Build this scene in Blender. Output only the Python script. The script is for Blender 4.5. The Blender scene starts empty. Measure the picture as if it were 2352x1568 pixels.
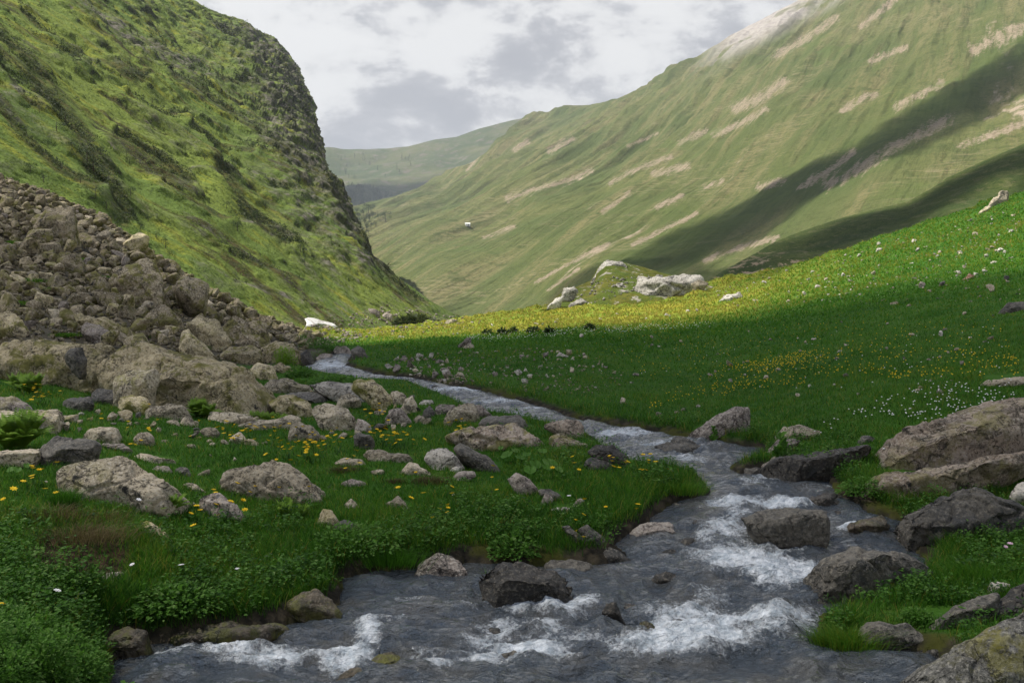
import bpy, bmesh, math, random
import numpy as np
from mathutils import Vector
from mathutils.bvhtree import BVHTree

random.seed(7); RS = np.random.RandomState(7)
SC = bpy.context.scene
COL = SC.collection

# ---------------------------------------------------------------- camera, sky, sun, exposure
S = 1.25                                   # metres per unit of the near tables below
ZC = 1.8 * S                               # eye height above the pool
F = 2287.0; CX, CY, HOR = 1176.0, 784.0, 690.0
PITCH = math.atan((CY - HOR) / F)
cam = bpy.data.cameras.new('camera'); cam.lens = 35.0; cam.sensor_width = 36.0
cam.clip_start = 0.1; cam.clip_end = 30000
camo = bpy.data.objects.new('camera', cam); COL.objects.link(camo)
camo.location = (0, 0, ZC); camo.rotation_euler = (math.radians(90) - PITCH, 0, 0)
SC.camera = camo

SUN_EL = math.radians(61); SUN_AZ = math.radians(-84)      # azimuth from +Y, negative = towards -X
SUN = np.array([math.sin(SUN_AZ) * math.cos(SUN_EL), math.cos(SUN_AZ) * math.cos(SUN_EL), math.sin(SUN_EL)])
sl = bpy.data.lights.new('sun', 'SUN'); sl.energy = 5.0; sl.angle = math.radians(0.55); sl.color = (1.0, 0.95, 0.85)
so = bpy.data.objects.new('sun', sl); COL.objects.link(so)
so.rotation_euler = Vector(SUN).to_track_quat('Z', 'Y').to_euler()

SC.view_settings.view_transform = 'Standard'; SC.view_settings.look = 'None'
SC.view_settings.exposure = 0.75; SC.view_settings.gamma = 1.0
SC.cycles.max_bounces = 5; SC.cycles.diffuse_bounces = 2; SC.cycles.glossy_bounces = 2; SC.cycles.transmission_bounces = 3; SC.cycles.transparent_max_bounces = 8
SC.cycles.caustics_reflective = False; SC.cycles.caustics_refractive = False


class NT:
    """small helper for node trees"""
    def __init__(s, tree): s.t = tree; s.t.nodes.clear()
    def n(s, kind, **kw):
        nd = s.t.nodes.new(kind)
        for k, v in kw.items(): setattr(nd, k, v)
        return nd
    def l(s, a, b): s.t.links.new(a, b)
    def put(s, sock, v):
        if hasattr(v, 'is_output'): s.l(v, sock)
        elif isinstance(v, (tuple, list)) and len(v) == 3 and sock.type == 'RGBA': sock.default_value = (*v, 1)
        else: sock.default_value = v
    def math(s, op, a, b=None, c=None, clamp=False):
        m = s.n('ShaderNodeMath', operation=op); m.use_clamp = clamp
        s.put(m.inputs[0], a)
        if b is not None: s.put(m.inputs[1], b)
        if c is not None: s.put(m.inputs[2], c)
        return m.outputs[0]
    def mix(s, f, a, b, blend='MIX'):
        m = s.n('ShaderNodeMix', data_type='RGBA', blend_type=blend)
        s.put(m.inputs[0], f); s.put(m.inputs[6], a); s.put(m.inputs[7], b)
        return m.outputs[2]
    def noise(s, vec, scale, detail=4, rough=0.55, dist=0.0):
        m = s.n('ShaderNodeTexNoise'); s.put(m.inputs['Vector'], vec)
        m.inputs['Scale'].default_value = scale; m.inputs['Detail'].default_value = detail
        m.inputs['Roughness'].default_value = rough; m.inputs['Distortion'].default_value = dist
        return m.outputs[0]
    def voro(s, vec, scale, feat='F1', out=0):
        m = s.n('ShaderNodeTexVoronoi', feature=feat); s.put(m.inputs['Vector'], vec)
        m.inputs['Scale'].default_value = scale
        return m.outputs[out]
    def step(s, v, a, b, lo=0.0, hi=1.0):
        m = s.n('ShaderNodeMapRange'); m.interpolation_type = 'SMOOTHSTEP'
        s.put(m.inputs[0], v); m.inputs[1].default_value = a; m.inputs[2].default_value = b
        m.inputs[3].default_value = lo; m.inputs[4].default_value = hi
        return m.outputs[0]
    def scale(s, vec, sc, rot=(0, 0, 0)):
        m = s.n('ShaderNodeMapping'); s.put(m.inputs[0], vec); m.inputs['Scale'].default_value = sc
        m.inputs['Rotation'].default_value = rot
        return m.outputs[0]
    def attr(s, name):
        return s.n('ShaderNodeAttribute', attribute_name=name).outputs['Fac']
    def pos(s): return s.n('ShaderNodeNewGeometry').outputs['Position']
    def objco(s): return s.n('ShaderNodeTexCoord').outputs['Object']
    def rand(s): return s.n('ShaderNodeObjectInfo').outputs['Random']
    def bump(s, h, strength, dist, normal=None):
        m = s.n('ShaderNodeBump'); m.inputs['Strength'].default_value = strength; m.inputs['Distance'].default_value = dist
        s.put(m.inputs['Height'], h)
        if normal is not None: s.l(normal, m.inputs['Normal'])
        return m.outputs[0]
    def done(s, color, rough=0.85, normal=None, spec=0.2, **kw):
        b = s.n('ShaderNodeBsdfPrincipled'); o = s.n('ShaderNodeOutputMaterial')
        s.put(b.inputs['Base Color'], color); s.put(b.inputs['Roughness'], rough)
        b.inputs['Specular IOR Level'].default_value = spec
        if normal is not None: s.l(normal, b.inputs['Normal'])
        for k, v in kw.items(): s.put(b.inputs[k.replace('_', ' ')], v)
        s.l(b.outputs[0], o.inputs[0]); return b


def material(name):
    m = bpy.data.materials.new(name); m.use_nodes = True
    return m, NT(m.node_tree)


def build_world():
    w = bpy.data.worlds.new('World'); SC.world = w; w.use_nodes = True
    t = NT(w.node_tree)
    sky = t.n('ShaderNodeTexSky', sky_type='NISHITA'); sky.sun_disc = False
    sky.sun_elevation = SUN_EL; sky.sun_rotation = SUN_AZ; sky.altitude = 2200; sky.air_density = 1.0; sky.dust_density = 1.0
    d = t.n('ShaderNodeTexCoord').outputs['Generated']
    v = t.scale(d, (1.0, 1.0, 1.9))
    warp = t.n('ShaderNodeTexNoise'); t.l(v, warp.inputs['Vector']); warp.inputs['Scale'].default_value = 2.6; warp.inputs['Detail'].default_value = 3
    wv = t.n('ShaderNodeVectorMath', operation='MULTIPLY_ADD'); t.l(warp.outputs['Color'], wv.inputs[0])
    wv.inputs[1].default_value = (0.12, 0.12, 0.12); t.l(v, wv.inputs[2]); v2 = wv.outputs[0]
    big = t.noise(v2, 2.6, 3, 0.5)
    puff = t.noise(v2, 8.0, 14, 0.60, 0.0)
    rid = t.noise(v2, 8.5, 6, 0.55, 0.1)
    bil = t.math('SUBTRACT', 1.0, t.math('MULTIPLY', t.math('ABSOLUTE', t.math('SUBTRACT', rid, .5)), 4.0))
    h = t.math('ADD', t.math('MULTIPLY', big, 0.36), t.math('ADD', t.math('MULTIPLY', puff, 0.52), t.math('MULTIPLY', bil, 0.13)))
    shade = t.step(h, 0.44, 0.60)
    shade = t.math('ADD', t.math('MULTIPLY', shade, .55), t.math('MULTIPLY', t.step(t.math('ADD', h, t.math('MULTIPLY', t.math('SUBTRACT', t.noise(v2, 22, 6, .6), .5), .10)), .490, .560), .45))
    cc = t.n('ShaderNodeValToRGB'); t.l(shade, cc.inputs[0]); e = cc.color_ramp.elements
    e[0].position = 0.0; e[0].color = (0.50, 0.51, 0.55, 1); e[1].position = 1.0; e[1].color = (0.92, 0.92, 0.92, 1)
    m1 = cc.color_ramp.elements.new(0.5); m1.color = (0.68, 0.685, 0.71, 1)
    cloud = t.n('ShaderNodeVectorMath', operation='SCALE'); t.l(cc.outputs[0], cloud.inputs[0]); cloud.inputs['Scale'].default_value = 6.7
    gap = t.noise(t.scale(d, (1.0, 1.0, 1.0)), 2.3, 5, 0.55, 0.2)
    zz = t.n('ShaderNodeSeparateXYZ'); t.l(d, zz.inputs[0])
    gap = t.math('ADD', gap, t.step(zz.outputs[2], .34, .85, 0.0, .20))
    cover = t.step(gap, 0.585, 0.67, 1.0, 0.0)
    col = t.mix(cover, sky.outputs[0], cloud.outputs[0])
    bg = t.n('ShaderNodeBackground'); bg.inputs[1].default_value = 0.085; t.l(col, bg.inputs[0])
    o = t.n('ShaderNodeOutputWorld'); t.l(bg.outputs[0], o.inputs[0])
build_world()

# ---------------------------------------------------------------- maths helpers
SP, CP = math.sin(PITCH), math.cos(PITCH)
CAM = np.array([0, 0, ZC])

def ray(px, py):
    u = (np.asarray(px, float) - CX) / F; v = (CY - np.asarray(py, float)) / F
    return np.stack([u + 0 * v, CP + v * SP + 0 * u, -SP + v * CP + 0 * u], -1)

def at(px, py, D):
    """the point at depth D (metres along +Y) seen through pixel (px, py)"""
    r = ray(px, py); return CAM + r * (np.asarray(D, float) / r[..., 1])[..., None]

def proj(P):
    q = np.asarray(P, float) - CAM
    zc = q[..., 1] * CP - q[..., 2] * SP; yc = q[..., 1] * SP + q[..., 2] * CP
    return CX + F * q[..., 0] / zc, CY - F * yc / zc

_perm = np.random.RandomState(11).permutation(256); _perm = np.concatenate([_perm, _perm, _perm])
_g = np.random.RandomState(12).normal(size=(256, 3)); _g /= np.linalg.norm(_g, axis=1)[:, None]
def pnoise(p):
    p = np.asarray(p, float); shp = p.shape[:-1]; p = p.reshape(-1, 3)
    i = np.floor(p).astype(int); f = p - i; i &= 255
    w = f * f * f * (f * (f * 6 - 15) + 10); out = 0
    for a in (0, 1):
        for b in (0, 1):
            for c in (0, 1):
                hsh = _perm[_perm[_perm[i[:, 0] + a] + i[:, 1] + b] + i[:, 2] + c]
                dot = (_g[hsh] * (f - np.array([a, b, c]))).sum(1)
                wt = (w[:, 0] if a else 1 - w[:, 0]) * (w[:, 1] if b else 1 - w[:, 1]) * (w[:, 2] if c else 1 - w[:, 2])
                out = out + wt * dot
    return (out * 1.6).reshape(shp)

def fbm(p, oct=4, gain=0.5, ridged=False):
    p = np.asarray(p, float); a, s, o = 1.0, 0.0, 0.0
    for k in range(oct):
        n = pnoise(p + 17.3 * k); n = 1 - 2 * np.abs(n) if ridged else n
        s = s + a * n; o += a; a *= gain; p = p * 2.03
    return s / o

def sm(x, a, b):
    t = np.clip((x - a) / (b - a), 0, 1); return t * t * (3 - 2 * t)

class TPS:
    def __init__(s, pts, vals, reg=1e-4):
        P = np.asarray(pts, float); n = len(P); s.P = P
        A = np.zeros((n + 3, n + 3)); A[:n, :n] = s.k(P, P) + reg * np.eye(n)
        A[:n, n] = 1; A[:n, n + 1:] = P; A[n, :n] = 1; A[n + 1:, :n] = P.T
        s.w = np.linalg.solve(A, np.concatenate([vals, [0, 0, 0]]))
    def k(s, A, B):
        d2 = ((A[:, None, :] - B[None]) ** 2).sum(-1); return 0.5 * d2 * np.log(d2 + 1e-9)
    def __call__(s, X):
        X = np.asarray(X, float); shp = X.shape[:-1]; X = X.reshape(-1, 2); n = len(s.P)
        out = np.concatenate([s.k(c, s.P) @ s.w[:n] for c in np.array_split(X, max(1, len(X) // 20000))]) + s.w[n] + X @ s.w[n + 1:]
        return out.reshape(shp)

def poly_sd(P, poly):
    """signed distance of the points P (N,2) to a polygon, negative inside"""
    P = np.asarray(P, float); poly = np.asarray(poly, float); d = np.full(len(P), 1e9); ins = np.zeros(len(P), bool)
    for a, b in zip(poly, np.roll(poly, -1, 0)):
        e = b - a; w = P - a; t = np.clip((w @ e) / (e @ e + 1e-12), 0, 1)
        d = np.minimum(d, np.hypot(*(w - t[:, None] * e).T))
        c = ((a[1] > P[:, 1]) != (b[1] > P[:, 1]))
        ins ^= c & (P[:, 0] < (b[0] - a[0]) * (P[:, 1] - a[1]) / (b[1] - a[1] + 1e-12) + a[0])
    return np.where(ins, -d, d)

# ---------------------------------------------------------------- object helpers
def tag(o, label=None, cat=None, group=None, kind=None):
    if label: o['label'] = label
    if cat: o['category'] = cat
    if group: o['group'] = group
    if kind: o['kind'] = kind
    return o

def link(name, me, mat=None, parent=None):
    o = bpy.data.objects.new(name, me); COL.objects.link(o)
    if mat is not None and me is not None and not me.materials: me.materials.append(mat)
    if parent is not None: o.parent = parent
    return o

def mesh_np(name, V, faces, smooth=True, attrs=None):
    """faces: int array (n,3) or (n,4)"""
    V = np.ascontiguousarray(V, np.float32).reshape(-1, 3); faces = np.ascontiguousarray(faces, np.int32)
    n, k = faces.shape; me = bpy.data.meshes.new(name)
    me.vertices.add(len(V)); me.vertices.foreach_set('co', V.ravel())
    me.loops.add(n * k); me.loops.foreach_set('vertex_index', faces.ravel())
    me.polygons.add(n); me.polygons.foreach_set('loop_start', np.arange(0, n * k, k, dtype=np.int32))
    me.polygons.foreach_set('loop_total', np.full(n, k, np.int32))
    me.polygons.foreach_set('use_smooth', np.full(n, smooth, bool))
    for key, val in (attrs or {}).items():
        a = me.attributes.new(key, 'FLOAT', 'POINT'); a.data.foreach_set('value', np.ascontiguousarray(val, np.float32).ravel())
    me.update(calc_edges=True); me.validate()
    return me

def grid_faces(nr, nc):
    i = np.arange(nr * nc).reshape(nr, nc)
    return np.stack([i[:-1, :-1], i[:-1, 1:], i[1:, 1:], i[1:, :-1]], -1).reshape(-1, 4)

def grid_normals(V):
    du = np.gradient(V, axis=1); dv = np.gradient(V, axis=0); n = np.cross(du, dv)
    n /= np.linalg.norm(n, axis=-1)[..., None] + 1e-12
    return n

SURF = []
def bvh_of(V, step=1):
    W = V[::step, ::step]; f = grid_faces(*W.shape[:2])
    b = BVHTree.FromPolygons([tuple(v) for v in W.reshape(-1, 3)], [tuple(q) for q in f.tolist()]); SURF.append(b); return b

def hit(px, py, surf=None):
    d = Vector(ray(px, py)); best = None
    for b in ([surf] if surf else SURF):
        r = b.ray_cast(Vector(CAM), d)
        if r[0] is not None and (best is None or r[3] < best[1]): best = (np.array(r[0]), r[3], np.array(r[1]))
    return best
# ---------------------------------------------------------------- water level and the near ground
_W = [(1700, 4.05), (1650, 4.27), (1568, 4.65), (1500, 5.0), (1450, 5.3), (1400, 5.6), (1350, 5.9), (1300, 6.2), (1250, 6.5), (1200, 6.85), (1160, 7.15),
      (1130, 7.4), (1100, 7.75), (1060, 8.4), (1020, 9.2), (980, 10.2), (940, 11.5), (900, 13.2), (870, 14.9), (850, 16.3), (830, 18), (815, 19.4), (800, 21), (780, 24)]
_wy = np.array([a for a, b in _W][::-1], float); _wd = np.array([b for a, b in _W][::-1]) * S
_wz = ZC - (_wy - HOR) * _wd / F
def Dw(py): return np.interp(py, _wy, _wd)
def zw(D): return np.interp(D, _wd[::-1], _wz[::-1])

LEFT = [(770, 812), (735, 824), (715, 838), (692, 846), (700, 856), (770, 866), (830, 880), (950, 884), (1000, 905), (1050, 926), (1100, 950), (1200, 968), (1280, 985),
        (1345, 1000), (1380, 1030), (1440, 1055), (1452, 1074), (1520, 1078), (1600, 1092), (1640, 1138), (1570, 1150), (1545, 1165), (1500, 1192), (1500, 1205),
        (1440, 1235), (1400, 1262), (1440, 1292), (1370, 1302), (1250, 1308), (1160, 1300), (1080, 1296), (1000, 1312), (930, 1312), (870, 1315), (790, 1338), (780, 1395),
        (700, 1430), (600, 1458), (450, 1482), (330, 1492), (255, 1502), (265, 1568), (255, 1690)]
RIGHT = [(812, 812), (800, 828), (795, 842), (880, 862), (950, 868), (1030, 885), (1130, 905), (1240, 935), (1340, 970), (1480, 990), (1560, 1005), (1650, 1022), (1740, 1030),
         (1748, 1048), (1670, 1076), (1700, 1090), (1750, 1085), (1815, 1108), (1900, 1108), (1910, 1130), (1985, 1165), (2000, 1182), (2060, 1200), (2075, 1250), (2130, 1290),
         (2100, 1340), (1990, 1400), (1880, 1430), (1868, 1470), (1890, 1500), (1950, 1502), (2060, 1495), (2160, 1520), (2180, 1560), (2140, 1600), (2120, 1690)]
def wpt(px, py): return at(px, py, Dw(py))[:2]
WPOLY = np.array([wpt(*p) for p in LEFT] + [wpt(*p) for p in RIGHT[::-1]])

# (px, py, depth) on the ground, in near units
G = [(-400, 1640, 3.6), (100, 1600, 3.9), (100, 1420, 4.6), (300, 1400, 5.1), (-300, 1300, 4.9), (300, 1200, 5.9), (300, 1100, 6.8), (-300, 1050, 6.9), (300, 980, 9.0), (300, 905, 11.5),
     (700, 1300, 5.9), (700, 1150, 6.9), (700, 1050, 8.2), (700, 980, 9.8), (700, 900, 12.9), (-300, 930, 9.2), (-300, 850, 11.5), (0, 830, 13.0), (0, 780, 15.5), (300, 800, 15.5), (550, 830, 16.0),
     (-300, 780, 14.0), (1000, 1200, 6.6), (1000, 1080, 7.7), (1000, 990, 9.6), (1000, 930, 11.6), (1350, 1150, 7.0), (1350, 1080, 7.8), (1250, 1000, 9.4), (1550, 1120, 7.3),
     (0, 640, 22), (0, 420, 32), (-300, 300, 33), (-300, 520, 24), (200, 600, 26), (200, 495, 32), (300, 700, 22), (400, 615, 33), (450, 720, 24), (600, 733, 31), (600, 790, 21), (700, 785, 25), (700, 820, 19),
     (0, 450, 44), (-300, 330, 44), (200, 520, 44), (400, 640, 44), (600, 745, 44), (740, 782, 40), (760, 800, 27),
     (0, 520, 75), (-300, 420, 75), (300, 690, 75), (600, 757, 75), (0, 640, 130), (300, 740, 130), (600, 768, 130),
     (850, 790, 28), (850, 770, 45), (850, 762, 75), (850, 760, 130), (1000, 800, 23), (1000, 765, 42), (1000, 748, 75), (1000, 745, 130), (1000, 860, 15.8), (1150, 880, 14.4),
     (1300, 940, 11.7), (1300, 850, 15.4), (1300, 800, 21.2), (1300, 760, 31), (1300, 735, 42), (1300, 712, 62), (1300, 703, 90), (1300, 712, 130),
     (1500, 975, 10.4), (1700, 1005, 9.6), (1700, 955, 10.9), (1700, 900, 12.85), (1700, 800, 17.7), (1700, 740, 27.4), (1700, 700, 42), (1690, 665, 62), (1650, 646, 80), (1650, 662, 105), (1650, 690, 140),
     (1500, 690, 70), (1480, 700, 100), (2000, 1020, 8.3), (2000, 900, 10.3), (2000, 800, 13.5), (2000, 700, 22), (2000, 620, 38), (2000, 553, 58), (2000, 580, 80), (2000, 640, 130),
     (2352, 950, 9.0), (2352, 850, 10.6), (2352, 750, 13.2), (2352, 690, 16), (2352, 600, 27), (2352, 520, 40), (2352, 440, 60), (2352, 480, 85), (2352, 560, 130),
     (2700, 900, 8.5), (2700, 700, 13), (2700, 550, 25), (2700, 400, 45), (2700, 320, 60), (2700, 380, 90), (2700, 480, 130),
     (2200, 1300, 6.0), (2352, 1150, 7.0), (2352, 1420, 5.0), (2700, 1100, 6.8), (2352, 1600, 3.7), (2700, 1500, 3.7), (1900, 1450, 5.2), (1500, 1400, 5.4), (1200, 1500, 4.9), (1200, 1650, 4.2), (2000, 1150, 7.1)]
_A = np.array(G, float)
_gt = TPS(np.stack([_A[:, 0] / 900, np.log(_A[:, 2])], 1), _A[:, 1], 2e-4)

def ground_raw(X, Y):
    """bank level before the stream is cut (world metres)"""
    D = np.maximum(Y, 1.0); px = CX + F * X / D
    py = _gt(np.stack([px / 900, np.log(D / S)], -1))
    return at(px, py, D)[..., 2]

def near_ground():
    nc, nr = 860, 560
    px = np.linspace(-820, 3300, nc); D = np.exp(np.linspace(math.log(2.9), math.log(128), nr)) * S
    PX, DD = np.meshgrid(px, D); X = (PX - CX) / F * DD; Y = DD
    Z = ground_raw(X, Y)
    sd = poly_sd(np.stack([X, Y], -1).reshape(-1, 2), WPOLY).reshape(X.shape)
    P = np.stack([X, Y, 0 * X], -1); wl = zw(Y)
    inreach = sm(Y, 27 * S, 21 * S)
    amp = 0.05 + 0.10 * sm(Y, 6, 25) + 0.5 * sm(Y, 40, 110)
    Z = Z + amp * fbm(P / 1.3, 3) * sm(sd, 0.0, 0.8) + 1.2 * amp * fbm(P / (4.0 + 0 * X)[..., None], 2) * sm(sd, .2, 2) + .16 * fbm(P / 6.5 + 3, 2) * sm(Y, 14, 28) * sm(sd, 1, 5)
    Z = Z + 0.03 * fbm(P / 0.28, 3) * sm(sd, -.02, 0.2)
    wob = 0.07 * pnoise(P / 0.55)
    sdw = sd + wob
    bank = wl + 0.05 + 0.16 * sm(sdw, 0.0, 0.22) + 0.75 * np.maximum(sdw - .15, 0)
    low = wl + 0.03 + 0.09 * sm(sdw, 0.0, 0.25)
    Zb = np.maximum(np.minimum(Z, bank), low * (sdw < 1.2) + (-99) * (sdw >= 1.2))
    bed = wl - 0.24 * sm(-sdw, -0.03, 0.35) + 0.06 * fbm(P / 0.3, 3)
    Zs = np.where(sdw > 0, Zb, np.minimum(bed, wl + 0.05))
    Z = Z * (1 - inreach) + Zs * inreach
    V = np.stack([X, Y, Z], -1)
    V[:, :, 2] += 0.0
    tal = poly_sd(np.stack([PX, np.log(DD / S) * 300], -1).reshape(-1, 2),
                  [(-600, math.log(13.2) * 300), (0, math.log(13.8) * 300), (620, math.log(16) * 300), (735, math.log(19) * 300), (760, math.log(30) * 300), (600, math.log(36) * 300), (300, math.log(44) * 300), (-600, math.log(44) * 300)]).reshape(X.shape)
    return V, sd, sm(-tal, -25, 15), PX
GV, GSD, GTAL, GPX = near_ground()
GB = bvh_of(GV)

# ---------------------------------------------------------------- left mountain
def stroke(PX, PY, pts, w):
    """distance to a line drawn across the slope, in units of its width, and which side one is on"""
    P = np.stack([PX.ravel(), PY.ravel()], 1); best = np.full(len(P), 1e9); side = np.zeros(len(P)); pts = np.array(pts, float)
    for a, b in zip(pts[:-1], pts[1:]):
        e = b - a; q = P - a; t = np.clip((q @ e) / (e @ e), 0, 1); r = q - t[:, None] * e; d = np.hypot(r[:, 0], r[:, 1])
        c = e[0] * q[:, 1] - e[1] * q[:, 0]; m = d < best; best = np.where(m, d, best); side = np.where(m, np.sign(c), side)
    return (best / w).reshape(PX.shape), side.reshape(PX.shape)
# ledges of heath (h) and of bare rock (r) across the steep slope: kind, width, line
LEDGES = [('r',22,[(165,-20),(230,40),(300,88),(350,108),(400,128),(465,165)]),('h',40,[(-30,60),(40,120),(100,190),(160,260),(210,340),(250,410),(285,485)]),('h',17,[(195,118),(270,150),(325,178)]),('h',20,[(400,180),(470,222),(540,270),(600,322),(655,365)]),
  ('h',16,[(280,300),(340,340),(400,380),(430,412)]),('h',26,[(515,395),(560,465),(600,508),(645,545)]),('h',24,[(600,330),(680,400),(740,450),(790,522)]),('h',20,[(755,460),(800,535),(850,598),(900,648),(965,695)]),('h',11,[(440,290),(500,330),(565,352)]),
  ('r',32,[(590,80),(620,160),(660,250),(705,330),(745,392)]),('r',26,[(655,130),(695,220),(735,340)]),('h',11,[(525,588),(600,620),(685,642)]),('h',15,[(385,430),(440,470),(505,502)]),('h',20,[(-10,240),(60,325),(130,398),(205,442)]),('r',8,[(540,655),(600,670),(690,695)]),
  ('h',14,[(480,60),(540,110),(590,140)]),('h',12,[(300,215),(360,250),(410,262)]),('r',9,[(545,505),(585,520),(615,545)]),('h',10,[(620,250),(560,200),(500,180)]),('r',6,[(440,385),(475,392),(500,410)]),('h',14,[(60,20),(120,75),(180,130)]),('r',7,[(-5,160),(20,200),(40,225)]),('r',20,[(790,420),(815,480),(845,545)])]
_LS = [(-400, 250), (-200, 320), (0, 430), (60, 560), (110, 655), (160, 690), (230, 720), (340, 745), (390, 752), (440, 800), (500, 822), (560, 840), (600, 860), (640, 920), (690, 990), (718, 1040), (735, 1085), (760, 1110), (860, 1180)]
def _left_depth(px, py):
    """an open slope of some 37 degrees that falls to the valley floor and turns a little towards us"""
    v = 0.75 * (CX - px) / F + 0.08 - (HOR - py) / F
    v = 0.5 * (v + np.sqrt(v * v + 0.10 ** 2))
    return 30.0 / v
def left_mountain():
    nr, n1, n2 = 620, 620, 26
    py = np.linspace(-330, 840, nr); sil = np.interp(py, [a for a, b in _LS], [b for a, b in _LS])
    rag = fbm(np.stack([py / 26, py * 0 + 3, py * 0], -1), 4) * np.interp(py, [-100, 60, 120, 400, 620, 700], [2, 4, 9, 9, 5, 2])
    sil = sil + rag
    s = np.linspace(0, 1, n1); s = 1 - (1 - s) ** 1.25
    PX = -520 + (sil[:, None] + 520) * s[None]; PY = np.repeat(py[:, None], n1, 1)
    D = _left_depth(PX, PY)
    V = at(PX, PY, D)
    k = np.linspace(0, 1, n2 + 1)[1:]                     # the far side, turning away behind the skyline
    B = at((sil[:, None] - 40 * k ** 1.6), PY[:, -1:] + 40 * k[None] ** 2, D[:, -1:] * (1 + 0.03 * k + 0.07 * k ** 2))
    V = np.concatenate([V, B], 1)
    n = grid_normals(V); n *= np.sign(n[..., 2].mean())
    fade = np.ones(V.shape[:2]); 
    d = V[..., 1]
    q = V.copy(); q[..., 0] *= 0.42; q[..., 2] *= 0.42   # drawn out down the slope
    big = fbm(q / 26.0, 4, 0.55, ridged=True)
    led = fbm(V * np.array([0.6, 1, 1.3]) / 9.0, 4, 0.55)
    ledge = np.where(led > 0.02, np.sqrt(np.clip(led - 0.02, 0, 1)) * 1.4, 0.5 * (led - 0.02))
    sc = np.clip(d / 260, 0.22, 1.7)
    disp = sc * (1.6 * (big - 0.25) + 1.5 * ledge + 0.6 * fbm(V / 5.0, 3))
    scrub = 0 * d; bare = 0 * d; PXf, PYf = proj(V); wx = 14 * fbm(V / 24, 3); wy = 14 * fbm(V / 24 + 31, 3)
    for kd, w, pts in LEDGES:
        dist, side = stroke(PXf + wx, PYf + wy, pts, w)
        disp += sc * 1.35 * (w / 22) ** .6 * side * np.where(side < 0, -1, -1) * np.exp(-(dist / 2.6) ** 2) * sm(dist, 0, 1.7) * -1.35
        m_ = np.exp(-(dist - .25 * side) ** 2 * 1.0)
        if kd == 'h': scrub = np.maximum(scrub, m_)
        else: bare = np.maximum(bare, m_)
    disp *= sm(-V[..., 2] , -14, 6) * -0.75 + 1.0           # calmer at the foot
    cl_ = sm(np.concatenate([s, np.ones(n2)])[None] + 0 * d, 0.80, 0.95) * np.interp(py, [40, 130, 380, 520, 620, 660], [0, 1, 1, 1, .8, 0])[:, None]
    disp += cl_ * sc * 2.2 * fbm(V * np.array([1, 1, .35]) / 9, 4, .55, ridged=True)
    edge = np.ones(V.shape[1]); edge[n1 - 30:n1] = np.linspace(1, .3, 30); edge[n1:] = .3
    disp = disp * edge[None]
    V = V + n * disp[..., None]
    rock = sm(ledge * 1.0 + 0.35 * fbm(V / 14, 3), 0.35, 0.75)
    cliff = sm(PX_sil := (V[..., 0] * 0 + np.concatenate([s, np.ones(n2)])[None]), 0.80, 0.97) * np.concatenate([np.interp(py, [40, 130, 380, 520, 620, 660], [0, .9, 1, .9, .7, 0])])[:, None]
    top = np.exp(-(((np.concatenate([PX, np.repeat(sil[:, None], n2, 1)], 1) - (300 + (PY[:, :1] - 20) * 1.25)) / 90) ** 2)) * np.interp(py, [-60, -10, 110, 190], [0, 1, 1, 0])[:, None]
    return V[::-1], np.clip(rock * .45 + cliff * .9 + bare, 0, 1)[::-1], np.clip(scrub + .5 * bare, 0, 1)[::-1]
LV, LROCK, LSCRUB = left_mountain()
LB = bvh_of(LV, 2)

# ---------------------------------------------------------------- the great slope beyond, the far ridge, the shaded moraine
_RR = [(560, 500), (700, 500), (780, 486), (815, 476), (850, 466), (905, 452), (960, 432), (1020, 406), (1086, 379), (1125, 354), (1162, 318), (1192, 284), (1218, 269), (1260, 262), (1350, 243), (1420, 228), (1500, 190), (1560, 156), (1610, 126),
       (1700, 70), (1800, 20), (1850, -8), (2000, -90), (2352, -290), (2900, -500)]
_RC = [(1080, 740, 470), (850, 600, 900), (850, 480, 1500), (700, 520, 1500), (1000, 430, 1700), (1100, 300, 2300), (1350, 243, 2000), (1500, 190, 1750), (1700, 70, 1600), (1850, -8, 1500), (2100, -150, 1400), (2352, -290, 1300), (2900, -450, 1100),
       (2352, 0, 850), (2352, 300, 470), (2352, 450, 330), (2700, 300, 300), (2700, 0, 600), (2000, 500, 360), (1700, 620, 330), (1450, 650, 360), (1250, 720, 400), (1250, 500, 760), (1500, 450, 680), (1800, 350, 600), (2000, 250, 640), (1000, 620, 640),
       (1000, 500, 1100), (1200, 350, 1600), (1500, 560, 480), (1700, 480, 500), (1800, 780, 240), (2352, 600, 220), (1250, 800, 300), (850, 800, 420)]
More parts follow.
